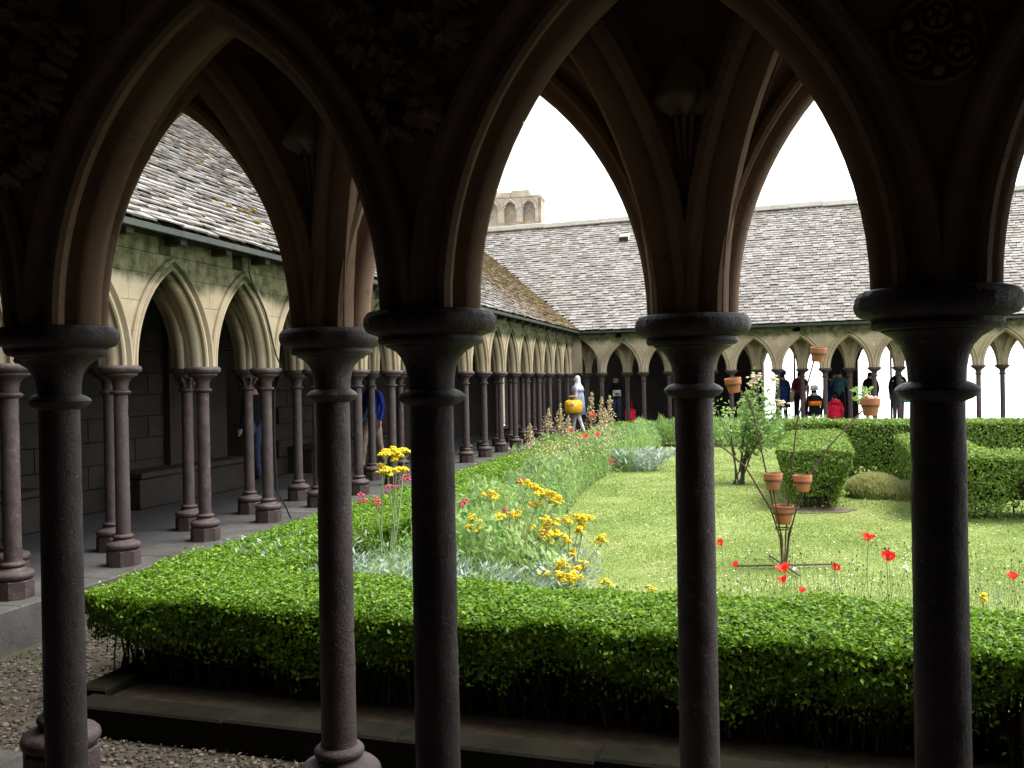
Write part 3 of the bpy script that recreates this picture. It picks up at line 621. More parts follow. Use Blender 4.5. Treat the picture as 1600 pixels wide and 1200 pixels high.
def hedge(name, p0, p1, width, ztop, zfol, zg, label, leaf, dens, mat, seed, stems=70, grow=0.0, fade=0.0, taper=.12):
    """clipped hedge from p0 to p1 (plan centre line): leafy shell zfol..ztop over bare stems"""
    q = np.random.default_rng(seed); p0 = np.array(p0); p1 = np.array(p1); Ln = np.linalg.norm(p1 - p0); u = (p1 - p0) / Ln; nrm = np.array([-u[1], u[0]])
    root = empty(name, None, label, 'hedge', 'clipped box hedges'); hw = width / 2; H = ztop - zfol
    def world(s, c, z): return np.stack([p0[0] + u[0] * s + nrm[0] * c, p0[1] + u[1] * s + nrm[1] * c, z], 1)
    areas = [Ln * width, Ln * H, Ln * H, width * H, width * H]; tot = sum(areas); NT_ = int(tot * dens); Ps, Ns, Ls = [], [], []
    for k, ar in enumerate(areas):
        m = int(NT_ * ar / tot * (1.25 if k == 0 else 1)); 
        s = q.random(m) * Ln
        if fade: s = s[q.random(m) < 1 / (1 + fade * s)]; m = len(s)
        dep = np.abs(q.normal(0, .022, m)) + (q.random(m) < .12) * -q.random(m) * .035
        if k == 0:
            c = q.uniform(-hw, hw, m); e = np.maximum(np.abs(c) / hw, 0); z = ztop - dep - .05 * e ** 6; N = np.stack([c * 0, c * 0, c * 0 + 1], 1)
        elif k < 3:
            sg = 1 if k == 1 else -1; t = q.random(m) ** .9; z = ztop - .02 - t * H * np.clip(1 + .55 * wob(s * .8, s * 0 + seed + k, 1.0) + .35 * q.random(m) * (q.random(m) < .3), .45, 2.2); c = sg * (hw - dep - taper * t ** 1.5 * hw * 1.2); N = np.stack([nrm[0] * sg + c * 0, nrm[1] * sg + c * 0, .10 + c * 0], 1)
        else:
            sg = 1 if k == 3 else -1; t = q.random(m); z = ztop - .02 - t * H; c = q.uniform(-hw, hw, m) * (1 - taper * t); s = (Ln if sg > 0 else 0) - sg * (dep + taper * t ** 1.5 * hw); N = np.stack([u[0] * sg + c * 0, u[1] * sg + c * 0, .35 + c * 0], 1)
        P = world(s, c, z); P[:, 2] += .026 * wob(P[:, 0], P[:, 1], .8) + .020 * wob(P[:, 0], P[:, 1], 3.0) + (q.random(m) < .035) * q.random(m) * .05 * (k == 0); side = 0 if k == 0 else 1
        P[:, :2] += (N[:, :2] * (.03 * wob(P[:, 0] + P[:, 1], P[:, 2] * 3, 1.5))[:, None]) * side
        # rounded plan corners
        Ps.append(P); Ns.append(N + q.normal(0, .55 if k == 0 else .4, (m, 3))); Ls.append(leaf * (1 + grow * s) * q.uniform(.65, 1.25, m))
    P = np.concatenate(Ps); N = np.concatenate(Ns); L = np.concatenate(Ls)
    tag(link('foliage', leaf_mesh('foliage', P, N, L, L * .55, .2, seed), mat, root), kind='stuff')
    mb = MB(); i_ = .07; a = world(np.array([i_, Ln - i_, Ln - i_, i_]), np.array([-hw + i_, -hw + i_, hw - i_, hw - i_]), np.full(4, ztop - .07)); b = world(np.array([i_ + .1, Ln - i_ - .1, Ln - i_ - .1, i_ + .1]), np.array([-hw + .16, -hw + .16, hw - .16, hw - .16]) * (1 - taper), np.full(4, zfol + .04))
    mb.add([tuple(x) for x in a] + [tuple(x) for x in b], [(0, 1, 2, 3), (7, 6, 5, 4), (0, 4, 5, 1), (1, 5, 6, 2), (2, 6, 7, 3), (3, 7, 4, 0)]); link('light_block_core', mb.mesh('light_block_core'), MT['core'], root)  # solid dark box added inside the hedge to stop light leaking through
    tb = MB()
    for i in range(int(stems * Ln)):
        s = q.uniform(.08, Ln - .08); c = q.uniform(-hw * .62, hw * .62); x = np.cumsum(q.normal(0, .016, (4, 2)), 0); zz = np.linspace(zg - .02, zfol + H * .35, 4)
        pts = [world(np.array([s + x[j, 0] * j]), np.array([c + x[j, 1] * j]), np.array([zz[j]]))[0] for j in range(4)]; r0 = q.choice([.004, .006, .010]); tb.tube(pts, [r0 * 1.2, r0, r0 * .8, r0 * .5], 4)
    tag(link('stems', tb.mesh('stems'), MT['twig'], root), kind='stuff'); m = int(Ln * min(stems, 110) * 7)
    P = world(q.uniform(.05, Ln - .05, m), q.uniform(-hw * .8, hw * .8, m), zfol - np.abs(q.normal(0, .11, m)) + .03); P = P[P[:, 2] > zg]
    tag(link('inner_leaves', leaf_mesh('inner_leaves', P, q.normal(size=P.shape), leaf * (1 + grow * Ln * .3), leaf * .55, .2, seed + 1), mat, root), kind='stuff')
    return root
hedge('box_hedge', (-4.28, 5.04), (3.2, 5.04), .88, .38, .09, LAWN, 'bright green clipped hedge running across the foreground', .030, 9500, MT['box'], 1, 260)
structure('hedge_soil', poly([(xl(4.4) + .02, 4.41), (9, 4.41), (9, 5.5), (xl(5.5) + .02, 5.5)], LAWN + .004).mesh('hedge_soil'), MT['soil'])
hl0 = (xl(5.4) + .10, 5.3); hl1 = (xl(26.2) + .25, 26.2)
hedge('box_hedge', hl0, hl1,   .94, .37, .10, LAWN, 'bright green hedge running back beside the left arcade', .032, 7500, MT['box'], 2, 40, .035, .07)
hedge('box_hedge', (-.06, 13.1), (-.06, 17.5), .98, .62, .0, LAWN, 'clipped hedge block with its end behind the flowerpot stand', .045, 4600, MT['box2'], 3, 35, taper=.42)
hedge('box_hedge', (-.56, 17.9), (7.5, 17.9), .95, .78, -.05, LAWN, 'tall hedge crossing the garden behind the grass mound', .05, 3300, MT['box2'], 4, 18)
hedge('box_hedge', (1.15, 13.0), (7.5, 13.0), 1.1, .60, .0, LAWN, 'clipped hedge at the right edge with gnarled bare trunks', .045, 4200, MT['box2'], 5, 16, taper=.35)
hedge('box_hedge', (1.65, 13.6), (1.65, 17.0), .9, .60, .0, LAWN, 'short hedge behind the thickest black column joining two hedges', .05, 3000, MT['box2'], 6, 14)

for c_, rx_, ry_ in (((-.06, 13.2), .5, .34),):
    structure('bare_soil', poly([(c_[0] + rx_ * math.cos(a) * (1 + .12 * math.sin(5 * a)), c_[1] + ry_ * math.sin(a) * (1 + .15 * math.sin(3 * a + 1))) for a in [2 * math.pi * i / 40 for i in range(40)]], LAWN + .007).mesh('bare_soil'), MT['bare'])
# ------------------------------------------------------------------ grass and ground stuff
def in_view(P, m=160):
    px, py, z = project(P); return (z > .5) & (px > -m) & (px < 1600 + m) & (py > -m) & (py < 1200 + m)
def blades(name, P, h, wd, mat, lean=.35, seed=0, label=None, cat=None, parent=None, r=None):
    q = np.random.default_rng(seed); n = len(P); A = np.stack([q.normal(0, lean, n), q.normal(0, lean, n), np.ones(n)], 1); A /= np.linalg.norm(A, axis=1, keepdims=True)
    h = np.broadcast_to(h, (n,)); a = q.uniform(0, 6.283, n); B = np.stack([np.cos(a), np.sin(a), 0 * a], 1)
    me = blade_mesh(name, P + A * (h / 2)[:, None], A, B, np.cross(A, B), h, wd, .1, q, r); o = link(name, me, mat, parent)
    return tag(o, label, cat, kind='stuff')
NG = 520000
y = 5.4 + (25.5 - 5.4) * rng.random(NG) ** 1.35; x = rng.uniform(-5.2, 7.0, NG); P = np.stack([x, y, np.full(NG, LAWN - .003)], 1)
P = P[(x > xl(y) + .2) & in_view(P, 60)]; P = P[rng.random(len(P)) < np.clip(11 / P[:, 1], .35, 1)]
h = rng.uniform(.008, .024, len(P)) * (1 + .5 * wob(P[:, 0], P[:, 1], .6)); rr = np.clip(.45 + .35 * wob(P[:, 0], P[:, 1], .35) + rng.normal(0, .2, len(P)), 0, 1)
blades('grass', P, np.maximum(h, .007), .006 + .0006 * P[:, 1], MT['grass'], .6, 3, 'short mown grass of the garden lawn', 'grass', r=rr)
m = 2600; P = np.stack([rng.uniform(-3, 6, m), rng.uniform(6, 24, m), np.full(m, LAWN + .035)], 1); P = P[(P[:, 0] > xl(P[:, 1]) + 1.4) & in_view(P, 50) & (wob(P[:, 0], P[:, 1], .5) + rng.normal(0, .5, m) > .05)]
tag(link('daisies', leaf_mesh('daisies', P, np.tile([0, 0, 1.], (len(P), 1)), .028, .026, 0, 4), MT['white']), 'tiny white daisies scattered over the lawn', 'daisies', kind='stuff')
def pebbles(N, region, seed):
    q = np.random.default_rng(seed); base = MB().ball((0, 0, 0), 1, 6, 3); bv = np.array(base.v); V, F_, R = [], [], []
    for i in range(N):
        x, y = region(q); s = q.uniform(.008, .024) * (1.7 if q.random() < .06 else 1); sc = np.array([s, s * q.uniform(.6, 1), s * q.uniform(.3, .6)]); a = q.uniform(0, 6.28)
        v = bv * sc; v = np.stack([v[:, 0] * math.cos(a) - v[:, 1] * math.sin(a) + x, v[:, 0] * math.sin(a) + v[:, 1] * math.cos(a) + y, v[:, 2] + GROUND + .003], 1); o = len(V)
        V += v.tolist(); F_ += [tuple(k + o for k in f) for f in base.f]; R += [q.random()] * len(base.f)
    me = bpy.data.meshes.new('pebbles'); me.from_pydata(V, [], F_); a = me.attributes.new('rnd', 'FLOAT', 'FACE'); a.data.foreach_set('value', R); me.polygons.foreach_set('use_smooth', [True] * len(F_)); return me
def regA(q): 
    if q.random() < .55: return q.uniform(-6.0, -1.2), q.uniform(3.36, 4.18)
    y = q.uniform(4.0, 8.5); return q.uniform(-5.62 - .061 * (y - 6.99) - .02, xl(y) - .14), y
tag(link('pebbles', pebbles(5200, regA, 5), MT['stonep']), 'damp pebbles and leaf litter in the gutter by the hedge', 'gravel', kind='stuff')
q = np.random.default_rng(19); P = np.array([(*regA(q), GROUND + .014 + .012 * q.random()) for i in range(4200)])
tag(link('leaf_litter', leaf_mesh('leaf_litter', P, q.normal(0, .35, P.shape) + [0, 0, 1], q.uniform(.012, .04, len(P)), q.uniform(.008, .018, len(P)), .25, 20), m_leaf('dead_leaf', [(0, (.03, .02, .012)), (.6, (.085, .058, .034)), (1, (.17, .13, .085))], .1, .8)), 'brown fallen leaves strewn over the gravel gutter', 'leaf litter', kind='stuff')
# bare soil of the planted border, just above the lawn sheet
bp = [(xl(5.5) + .3, 5.5), (-.9, 5.5), (-1.9, 7.4), (-2.5, 9.2), (-3.2, 12), (-3.65, 15), (-3.95, 20), (-3.9, 24.4), (-1.5, 25.0), (-1.5, 25.6), (xl(25.5) + .3, 25.5)]
structure('border_soil', poly(bp, LAWN + .006).mesh('border_soil'), MT['soil'])
def bed_right(y): return np.interp(y, [5.5, 7.4, 9.2, 12, 15, 20, 24.4], [-.9, -1.9, -2.5, -3.2, -3.65, -3.95, -3.9])
# green perennial mass of the border
def border(nm, N, y0, y1, h0, h1, leaf, mat, seed, label, cat, xr=None, lean=.45, wd=.22, u0=.0, u1=1.):
    q = np.random.default_rng(seed); y = q.uniform(y0, y1, N); xa = xl(y) + .85; xb = bed_right(y) if xr is None else np.full(N, xr); uu = q.uniform(u0, u1, N); x = xa + (xb - xa) * uu
    clump = .6 + .4 * wob(x, y, .9); top = (h0 + (h1 - h0) * clump) * (1 - .75 * np.maximum(uu - .55, 0) / .45 * .9); z = LAWN + top * q.random(N) ** .7
    P = np.stack([x, y, z], 1); A = np.stack([q.normal(0, lean, N), q.normal(0, lean, N), np.full(N, .8)], 1); A /= np.linalg.norm(A, axis=1, keepdims=True)
    a = q.uniform(0, 6.283, N); B = np.stack([np.cos(a), np.sin(a), 0 * a], 1); L = leaf * q.uniform(.6, 1.4, N)
    me = blade_mesh(nm, P, A, B, np.cross(A, B), L, L * wd, .2, q, np.clip(q.normal(.5, .22, N) + .25 * wob(x, y, .5), 0, 1)); return tag(link(nm, me, mat), label, cat, kind='stuff')
border('border_foliage', 46000, 7.0, 25.0, .40, .86, .08, MT['peren'], 21, 'leafy green perennials filling the border beside the left hedge', 'plants', wd=.42, lean=.8)
border('border_foliage', 13000, 9.0, 25.0, .40, .92, .12, MT['peren2'], 23, 'grey-green feathery stems mixed through the long border', 'plants', wd=.10, lean=.35)
border('border_foliage', 9000, 8.5, 17.0, .35, .85, .06, MT['grass'], 24, 'yellowish fine leaves along the lawn side of the border', 'plants', wd=.4, lean=.9, u0=.35)
border('border_foliage', 9000, 5.6, 8.6, .20, .60, .07, MT['peren'], 22, 'low green stems in the corner of the border', 'plants', wd=.14)
def mass(nm, N, x0, x1, y0, y1, h, leaf, mat, seed, label, cat, lean=.3, wd=.2):
    q = np.random.default_rng(seed); x = q.uniform(x0, x1, N); y = q.uniform(y0, y1, N); z = LAWN + h * (.75 + .25 * wob(x, y, 1.2)) * q.random(N) ** .6
    A = np.stack([q.normal(0, lean, N), q.normal(0, lean, N), np.full(N, .8)], 1); A /= np.linalg.norm(A, axis=1, keepdims=True); a = q.uniform(0, 6.283, N); B = np.stack([np.cos(a), np.sin(a), 0 * a], 1); L = leaf * q.uniform(.6, 1.4, N)
    return tag(link(nm, blade_mesh(nm, np.stack([x, y, z], 1), A, B, np.cross(A, B), L, L * wd, .2, q), mat), label, cat, kind='stuff')
pa, pb = at(965, 690, z=LAWN), at(1075, 690, z=LAWN)
mass('border_foliage', 16000, -4.2, .2, 24.6, 26.0, .85, .12, MT['peren'], 31, 'upright green plants in the bed before the far arcade', 'plants', .2, .16)
p = at(985, 726, z=LAWN); mass('iris_leaves', 1200, p.x - .7, p.x + .35, p.y - 1.6, p.y + 1.2, .55, .42, MT['peren'], 32, 'sword-shaped iris leaves leaning at the lawn edge', 'plants', .35, .06)

# ------------------------------------------------------------------ flowering plants
def clump_leaves(P, spread, h, N, leaf, seed, wd=.3, lean=.6):
    q = np.random.default_rng(seed); a = q.uniform(0, 6.283, N); rr = spread * np.sqrt(q.random(N)); z = h * q.random(N) ** .8; x = P[0] + rr * np.cos(a) * (.5 + z / max(h, .01)); y = P[1] + rr * np.sin(a) * (.5 + z / max(h, .01))
    A = np.stack([q.normal(0, lean, N) + .5 * np.cos(a), q.normal(0, lean, N) + .5 * np.sin(a), np.full(N, .6)], 1); A /= np.linalg.norm(A, axis=1, keepdims=True); b = q.uniform(0, 6.283, N); B = np.cross(A, np.stack([np.cos(b), np.sin(b), 0 * b], 1)); B /= np.linalg.norm(B, axis=1, keepdims=True); L = leaf * q.uniform(.6, 1.4, N)
    return blade_mesh('leaves', np.stack([x, y, P[2] + z], 1), A, B, np.cross(A, B), L, L * wd, .2, q)
def dome(mb, c, R, nf, q, fs=.011):
    for i in range(nf):
        a = q.uniform(0, 6.283); rr = R * math.sqrt(q.random()); z = .6 * R * (1 - (rr / R) ** 2) + q.uniform(-.008, .008); mb.ball((c[0] + rr * math.cos(a), c[1] + rr * math.sin(a), c[2] + z), (fs * q.uniform(.8, 1.3), fs * q.uniform(.8, 1.3), fs * .6), 5, 3)
def ragwort(base, heads, label, seed, silver=260, fs=.012, R=.055):
    """silver-leaved plant; heads = list of world points of flat yellow flower heads"""
    q = np.random.default_rng(seed); r_ = empty('yellow_flower_plant', T(base), label, 'flower', 'yellow flowering silver plants')
    b0 = Vector((0, 0, 0))
    for hd in heads:
        h = Vector(hd) - Vector(base); mid = h * .5 + Vector((q.normal(0, .03), q.normal(0, .03), .03)); mb = MB(); mb.tube([b0 + Vector((q.normal(0, .03), q.normal(0, .03), 0)), mid, h - Vector((0, 0, .05))], [.006, .005, .004], 5); dm = MB()
        R *= q.uniform(.86, 1.02); nsub = q.integers(4, 8)
        for j in range(nsub):
            e = h + Vector((q.normal(0, R * .75), q.normal(0, R * .75), q.uniform(-.035, .025))); mb.tube([h - Vector((0, 0, .07)), e], [.003, .002], 4); dome(dm, e, R * .62, 14, q, fs)
        st = link('stem', setrnd(mb.mesh('stem')), MT['sage'], r_); tag(link('flower_head', setrnd(dm.mesh('flower_head', 180)), MT['yellow'], st), kind='stuff')
    if silver: tag(link('silver_leaves', clump_leaves((0, 0, 0), .26, .42, silver, .075, seed, .28), MT['silver'], r_), kind='stuff')
def head(px, py, Z): return at(px, py, Z=Z)[:]
gz = LAWN
b = at(612, 905, z=gz); Zb = 7.6
def onbed(px, Z): p = at(px, 700, Z=Z); return Vector((p.x, p.y, gz))
ragwort(onbed(600, 7.7), [head(615, 703, 7.7), head(602, 706, 7.6), head(632, 705, 7.8), head(620, 712, 7.7), head(606, 735, 7.5), head(625, 733, 7.6), head(597, 731, 7.7)], 'tall yellow flower plant between the slim column and the middle black column', 1, 420, .013, .062)
ragwort(onbed(800, 8.6), [head(835, 762, 8.7), head(845, 770, 8.6), head(858, 775, 8.6), head(868, 780, 8.5), head(838, 785, 8.6), head(822, 755, 8.7)], 'yellow flower plant leaning right, upper cluster beside the lawn edge', 2, 200, .012, .06)
ragwort(onbed(848, 8.2), [head(848, 828, 8.2), head(858, 835, 8.1), head(868, 832, 8.2), head(838, 832, 8.2), head(880, 842, 8.1), head(863, 822, 8.2), head(852, 812, 8.2)], 'yellow flower plant with a dense middle cluster over brown stems', 3, 240, .013, .06)
ragwort(onbed(890, 7.9), [head(905, 810, 7.9), head(890, 814, 7.9), head(913, 812, 7.9), head(938, 842, 7.8), head(908, 828, 7.8), head(898, 865, 7.8), head(912, 884, 7.8)], 'yellow flower plant farthest right, heads standing over the lawn', 4, 160, .011, .05)
ragwort(onbed(872, 7.2), [head(880, 900, 7.2), head(893, 898, 7.1), head(886, 908, 7.1), head(900, 905, 7.1), head(855, 893, 7.2), head(878, 882, 7.2), head(895, 888, 7.2)], 'yellow flower plant lowest and nearest the front hedge', 5, 260, .013, .055)
ragwort(onbed(765, 8.2), [head(767, 773, 8.2), head(782, 806, 8.0), head(808, 804, 8.1), head(732, 810, 8.0), head(745, 812, 8.0), head(748, 829, 7.9), head(732, 826, 7.8)], 'yellow flower plant with small scattered heads right of the middle black column', 6, 260, .011, .045)
for i, (px, py, Z) in enumerate(((951, 912, 6.7), (1018, 921, 6.4), (1536, 932, 6.3))):
    ragwort(onbed(px, Z), [head(px, py, Z)], 'single small yellow flower peeping over the front hedge, %s' % ('near the yellow plants', 'left of the pot stand column', 'at the right edge')[i], 40 + i, 12, .012, .022)
# silver foliage by the hedge corner
for i, (px, Z, n_, sp, hh) in enumerate(((455, 7.2, 700, .42, .62), (500, 7.0, 500, .35, .5), (590, 7.0, 900, .42, .42), (628, 7.2, 700, .36, .45), (725, 7.0, 600, .30, .40), (790, 7.1, 400, .30, .30), (845, 7.3, 300, .25, .26))):
    b = onbed(px, Z); r_ = empty('silver_plant', T(b), ['hazy blue-green plant left of the slim column', 'grey-green plant just left of the slim column', 'silver-leaved plant just right of the slim column', 'silver-leaved plant against the middle black column', 'silver-leaved plant right of the middle black column', 'small silver plant under the brown stems', 'small silver plant under the yellow flowers'][i], 'plant', 'silver plants by the hedge')
    tag(link('leaves', clump_leaves((0, 0, 0), sp, hh, n_ * 2, .075 if i > 1 else .05, 60 + i, .22, .5), MT['silver'], r_), kind='stuff')
# dry brown stems
b = onbed(795, 7.9); r_ = empty('dry_shrub', T(b), 'leafless brown twiggy stems among the yellow flowers', 'shrub'); mb = MB(); q = np.random.default_rng(77)
for i in range(90):
    a = q.normal(.5, .55); l = q.uniform(.35, .95); e = Vector((math.sin(a) * l * .75, q.normal(0, .2), max(.1, math.cos(a) * l))); mb.tube([(q.normal(0, .07), q.normal(0, .07), 0), e * .5 + Vector((q.normal(0, .04), q.normal(0, .04), .03)), e], [.004, .003, .0015], 4)
link('twigs', setrnd(mb.mesh('twigs')), MT['dry'], r_)
# red valerian
def valerian(px, py, Z, label, seed):
    b = onbed(px + 4, Z); q = np.random.default_rng(seed); r_ = empty('red_flower_plant', T(b), label, 'flower', 'pink-red flowers of the border'); h = at(px, py, Z=Z) - b; mb = MB(); mb.tube([(0, 0, 0), h * .5 + Vector((.03, 0, 0)), h], [.005, .004, .003], 5); link('stem', setrnd(mb.mesh('stem')), MT['sage'], r_); dm = MB()
    for j in range(4): dome(dm, h + Vector((q.normal(0, .025), q.normal(0, .025), q.normal(0, .02))), .032, 12, q, .010)
    tag(link('flower_head', setrnd(dm.mesh('flower_head', 180)), MT['pink'], r_), kind='stuff'); tag(link('leaves', clump_leaves((0, 0, 0), .12, .45, 50, .07, seed, .3), MT['peren'], r_), kind='stuff')
VAL = [(561, 783, 7.9, 'leftmost pink-red flower beside the slim column'), (588, 788, 7.9, 'pink-red flower head below the tall yellow flowers, larger one'), (609, 767, 8.1, 'small pink-red flower under the tall yellow flowers'), (635, 752, 8.3, 'faded pink flower touching the middle black column'), (727, 783, 8.6, 'pink-red flower just right of the middle black column'), (787, 800, 8.6, 'pink-red flower among small yellow heads'), (957, 722, 14.5, 'small dark pink flower at the lawn edge'), (812, 752, 9.4, 'pale pink flower above the yellow cluster')]
for i, (a, b_, c, l) in enumerate(VAL): valerian(a, b_, c, l, 80 + i)
# poppies
def poppy(px, py, Z, label, seed, size=.045, mat='red'):
    b = onbed(px + 3, Z); q = np.random.default_rng(seed); r_ = empty('poppy', T(b), label, 'flower', 'poppies over the lawn'); h = at(px, py, Z=Z) - b; mb = MB(); mb.tube([(0, 0, 0), h * .55 + Vector((q.normal(0, .03), q.normal(0, .03), 0)), h], [.003, .0028, .0025], 5); link('stem', setrnd(mb.mesh('stem')), MT['sage'], r_)
    tl = Matrix.Rotation(q.uniform(-.3, .7), 4, 'X') @ Matrix.Rotation(q.uniform(-.5, .5), 4, 'Y')
    for k in range(4):
        pm = MB(); sz = size * q.uniform(.75, 1.15); a0 = k * math.pi / 2 + q.normal(0, .15); G = []
        for i in range(4):
            for j in range(5):
                rr = sz * (i / 3); an = a0 + (j - 2) * .36 * (.5 + .5 * i / 3) * 1.2; rr *= .82; zz = size * (.95 * (i / 3) ** 1.3) + size * .16 * math.sin(j * 2.3 + k * 1.7 + seed) * i / 3; G.append((tl @ Vector((rr * math.cos(an), rr * math.sin(an), zz)) + h)[:])
        pm.add(G, [(i * 5 + j, i * 5 + j + 1, (i + 1) * 5 + j + 1, (i + 1) * 5 + j) for i in range(3) for j in range(4)]); me = setrnd(pm.mesh('petal', 180)); link('petal', me, MT[mat], r_)
    link('seed_capsule', MB().ball(tuple(h + tl.to_3x3() @ Vector((0, 0, size * .3))), size * .16, 6, 4).mesh('seed_capsule'), MT['seed'], r_)
POP = [(1356, 846, 6.6, 'red poppy right of the pot stand, highest over the lawn', .050), (1386, 877, 6.4, 'wide open red poppy nearest the thickest black column', .055), (1227, 895, 6.4, 'large red poppy in front of the pot stand foot', .052), (1226, 911, 6.3, 'orange-red poppy just below the large red one', .040), (1304, 891, 6.5, 'small ragged poppy right of the pot stand foot', .036), (1151, 886, 6.6, 'small poppy left of the pot stand foot', .032), (1128, 853, 7.0, 'orange-red poppy touching the garden-side column', .036), (1251, 926, 6.2, 'lowest small poppy just above the front hedge', .030), (1583, 906, 6.3, 'pale red poppy at the right edge', .040), (913, 684, 15.5, 'far orange poppy in the border foliage', .05), (893, 676, 16.5, 'pale far orange poppy left in the border', .05), (928, 653, 20.5, 'bright red bloom below the woman with the yellow bag', .085), (933, 681, 16, 'faded far poppy right in the border', .045)]
for i, (a, b_, c, l, s_) in enumerate(POP): poppy(a, b_, c, l, 120 + i, s_ * 1.12)
for i, (a, b_, c, l) in enumerate(((1243, 892, 6.5, 'pale pink bloom beside the large red poppy'), (1414, 889, 6.4, 'pale lilac bloom left of the thickest black column'), (1562, 914, 6.4, 'small white bloom near the right edge'))): poppy(a, b_, c, l, 150 + i, .022, 'white')
# meadow stems and seed heads in front of the lawn
q = np.random.default_rng(9); mb = MB(); sh = MB()
for i in range(240):
    px = q.uniform(1120, 1640); Z = q.uniform(5.9, 7.4); b = onbed(px, Z); hgt = q.uniform(.18, .62); t = b + Vector((q.normal(0, .07), q.normal(0, .07), hgt)); mb.tube([b, (b + t) / 2 + Vector((q.normal(0, .015), 0, 0)), t], [.0016, .0014, .001], 3)
    if q.random() < .55: sh.ball(tuple(t), (.006, .006, .009), 5, 3)
tag(link('meadow_stems', setrnd(mb.mesh('meadow_stems')), MT['sage']), 'thin wild stems standing behind the front hedge', 'plants', kind='stuff'); tag(link('seed_heads', sh.mesh('seed_heads'), MT['seed']), 'small dark seed heads on the wild stems', 'plants', kind='stuff')
# cream plume plants far down the border
for i, (px, py, Z, l) in enumerate(((857, 640, 21, 'cream flower plume leftmost, before the arcade columns'), (876, 632, 21.5, 'pinkish cream plume second from left'), (888, 652, 20, 'short cream plume left of the white-scarfed woman'), (925, 614, 21.5, 'tallest cream plume right of the white-scarfed woman'), (940, 622, 21.3, 'cream plume behind the red bloom'), (953, 620, 21.8, 'cream plume rightmost, before the dark-clothed visitor'), (945, 640, 20.8, 'broad low cream plume over the red bloom'), (828, 664, 17.5, 'small pinkish plume nearest along the left hedge'))):
    b = onbed(px - 3, Z); q = np.random.default_rng(200 + i); r_ = empty('plume_flower', T(b), l, 'flower', 'cream plumes'); h = at(px, py, Z=Z) - b; mb = MB(); mb.tube([(0, 0, 0), h], [.012, .006], 5); link('stem', setrnd(mb.mesh('stem')), MT['sage'], r_); n_ = 190; t = q.random(n_); P = np.array(h)[None] * (.52 + .5 * t)[:, None] + q.normal(0, 1, (n_, 3)) * (.085 * (1.05 - t))[:, None]
    tag(link('plume', leaf_mesh('plume', P, q.normal(size=(n_, 3)), .05, .035, .2, i), MT['plume'], r_), kind='stuff'); tag(link('leaves', clump_leaves((0, 0, 0), .3, .6, 60, .16, 300 + i, .5), MT['peren'], r_), kind='stuff')
q = np.random.default_rng(41); n_ = 1100; y_ = q.uniform(12, 20, n_); x_ = np.interp(y_, [12, 20], [-3.7, -4.3]) + q.normal(0, .28, n_); P = np.stack([x_, y_, LAWN + .55 + .28 * q.random(n_) + .1 * wob(x_, y_, 1)], 1)
tag(link('faded_blooms', leaf_mesh('faded_blooms', P, q.normal(size=P.shape), .04, .025, .2, 6), MT['plume']), 'haze of faded pinkish blooms over the border', 'flowers', kind='stuff')
b = onbed(1000, 18.5); r_ = empty('silver_plant', T(b), 'broad silver-leaved plant at the lawn edge before the far bed', 'plant', 'silver plants by the hedge'); tag(link('leaves', clump_leaves((0, 0, 0), .58, .42, 1100, .12, 61, .34), MT['silver'], r_), kind='stuff')
# ornamental grass mounds
for (px, py, sp, h_, n_, l) in ((1366, 776, .38, .34, 5000, 'rounded tawny grass mound between the hedges'), (1412, 778, .34, .2, 2500, 'low clipped grass patch right of the tawny mound')):
    b = at(px, py, z=LAWN); q = np.random.default_rng(int(px)); a = q.uniform(0, 6.283, n_); rr = sp * np.sqrt(q.random(n_)); P = np.stack([b.x + rr * np.cos(a), b.y + rr * np.sin(a), LAWN + h_ * .75 * np.sqrt(np.maximum(0, 1 - (rr / sp) ** 2))], 1)
    r_ = empty('grass_mound', None, l, 'grass', None); link('mound', MB().ball((b.x, b.y, LAWN - .02), (sp * .95, sp * .95, h_ * .72), 14, 8).mesh('mound', 180), MT['lawn'], r_); blades('blades', P, .13, .012, MT['grass'], .55, 7, parent=r_, r=np.clip(q.normal(.95, .12, n_), 0, 1))
# rose bush
b = at(1155, 757, z=LAWN); q = np.random.default_rng(33); r_ = empty('rose_bush', T(b), 'rose bush with cream blooms beside the flowerpot stand', 'bush'); tips = []
for i in range(13):
    mb = MB(); a = q.uniform(0, 6.283); sp = q.uniform(.15, .6); hh = q.uniform(.8, 1.35); e = Vector((math.cos(a) * sp, math.sin(a) * sp, hh)); mb.tube([(q.normal(0, .05), q.normal(0, .05), 0), e * .45 + Vector((q.normal(0, .05), q.normal(0, .05), .05)), e], [.016, .011, .005], 6); tips.append(e); link('stem', mb.mesh('stem', 180), MT['twig'], r_)
for (px, py) in ((1176, 598), (1208, 592), (1180, 590), (1221, 630)):
    e = at(px, py, Z=(b - Vector((0, 0, 0))).dot(CAM.to_3x3() @ Vector((0, 0, -1))) + .0) - b; mb = MB(); mb.tube([(0, 0, .2), Vector((e.x * .5, e.y * .5, e.z * .6)), e], [.012, .008, .005], 6); tips += [e * .95, e * .85, e * .75]; link('stem', mb.mesh('stem', 180), MT['twig'], r_); rm = MB()
    for k in range(16): rm.ball(tuple(e + Vector((q.normal(0, .045), q.normal(0, .045), q.normal(0, .028)))), (.03, .03, .015), 6, 4)
    tag(link('rose_bloom', setrnd(rm.mesh('rose_bloom', 180)), MT['cream'], r_), kind='stuff')
n_ = 1500; k = q.integers(0, len(tips), n_); P = np.array([t[:] for t in tips])[k] * q.uniform(.55, 1.03, n_)[:, None] + q.normal(0, .09, (n_, 3))
tag(link('leaves', leaf_mesh('leaves', P, q.normal(size=(n_, 3)) + [0, 0, 1], .085 * q.uniform(.6, 1.2, n_), .05, .2, 8), MT['peren'], r_), kind='stuff')

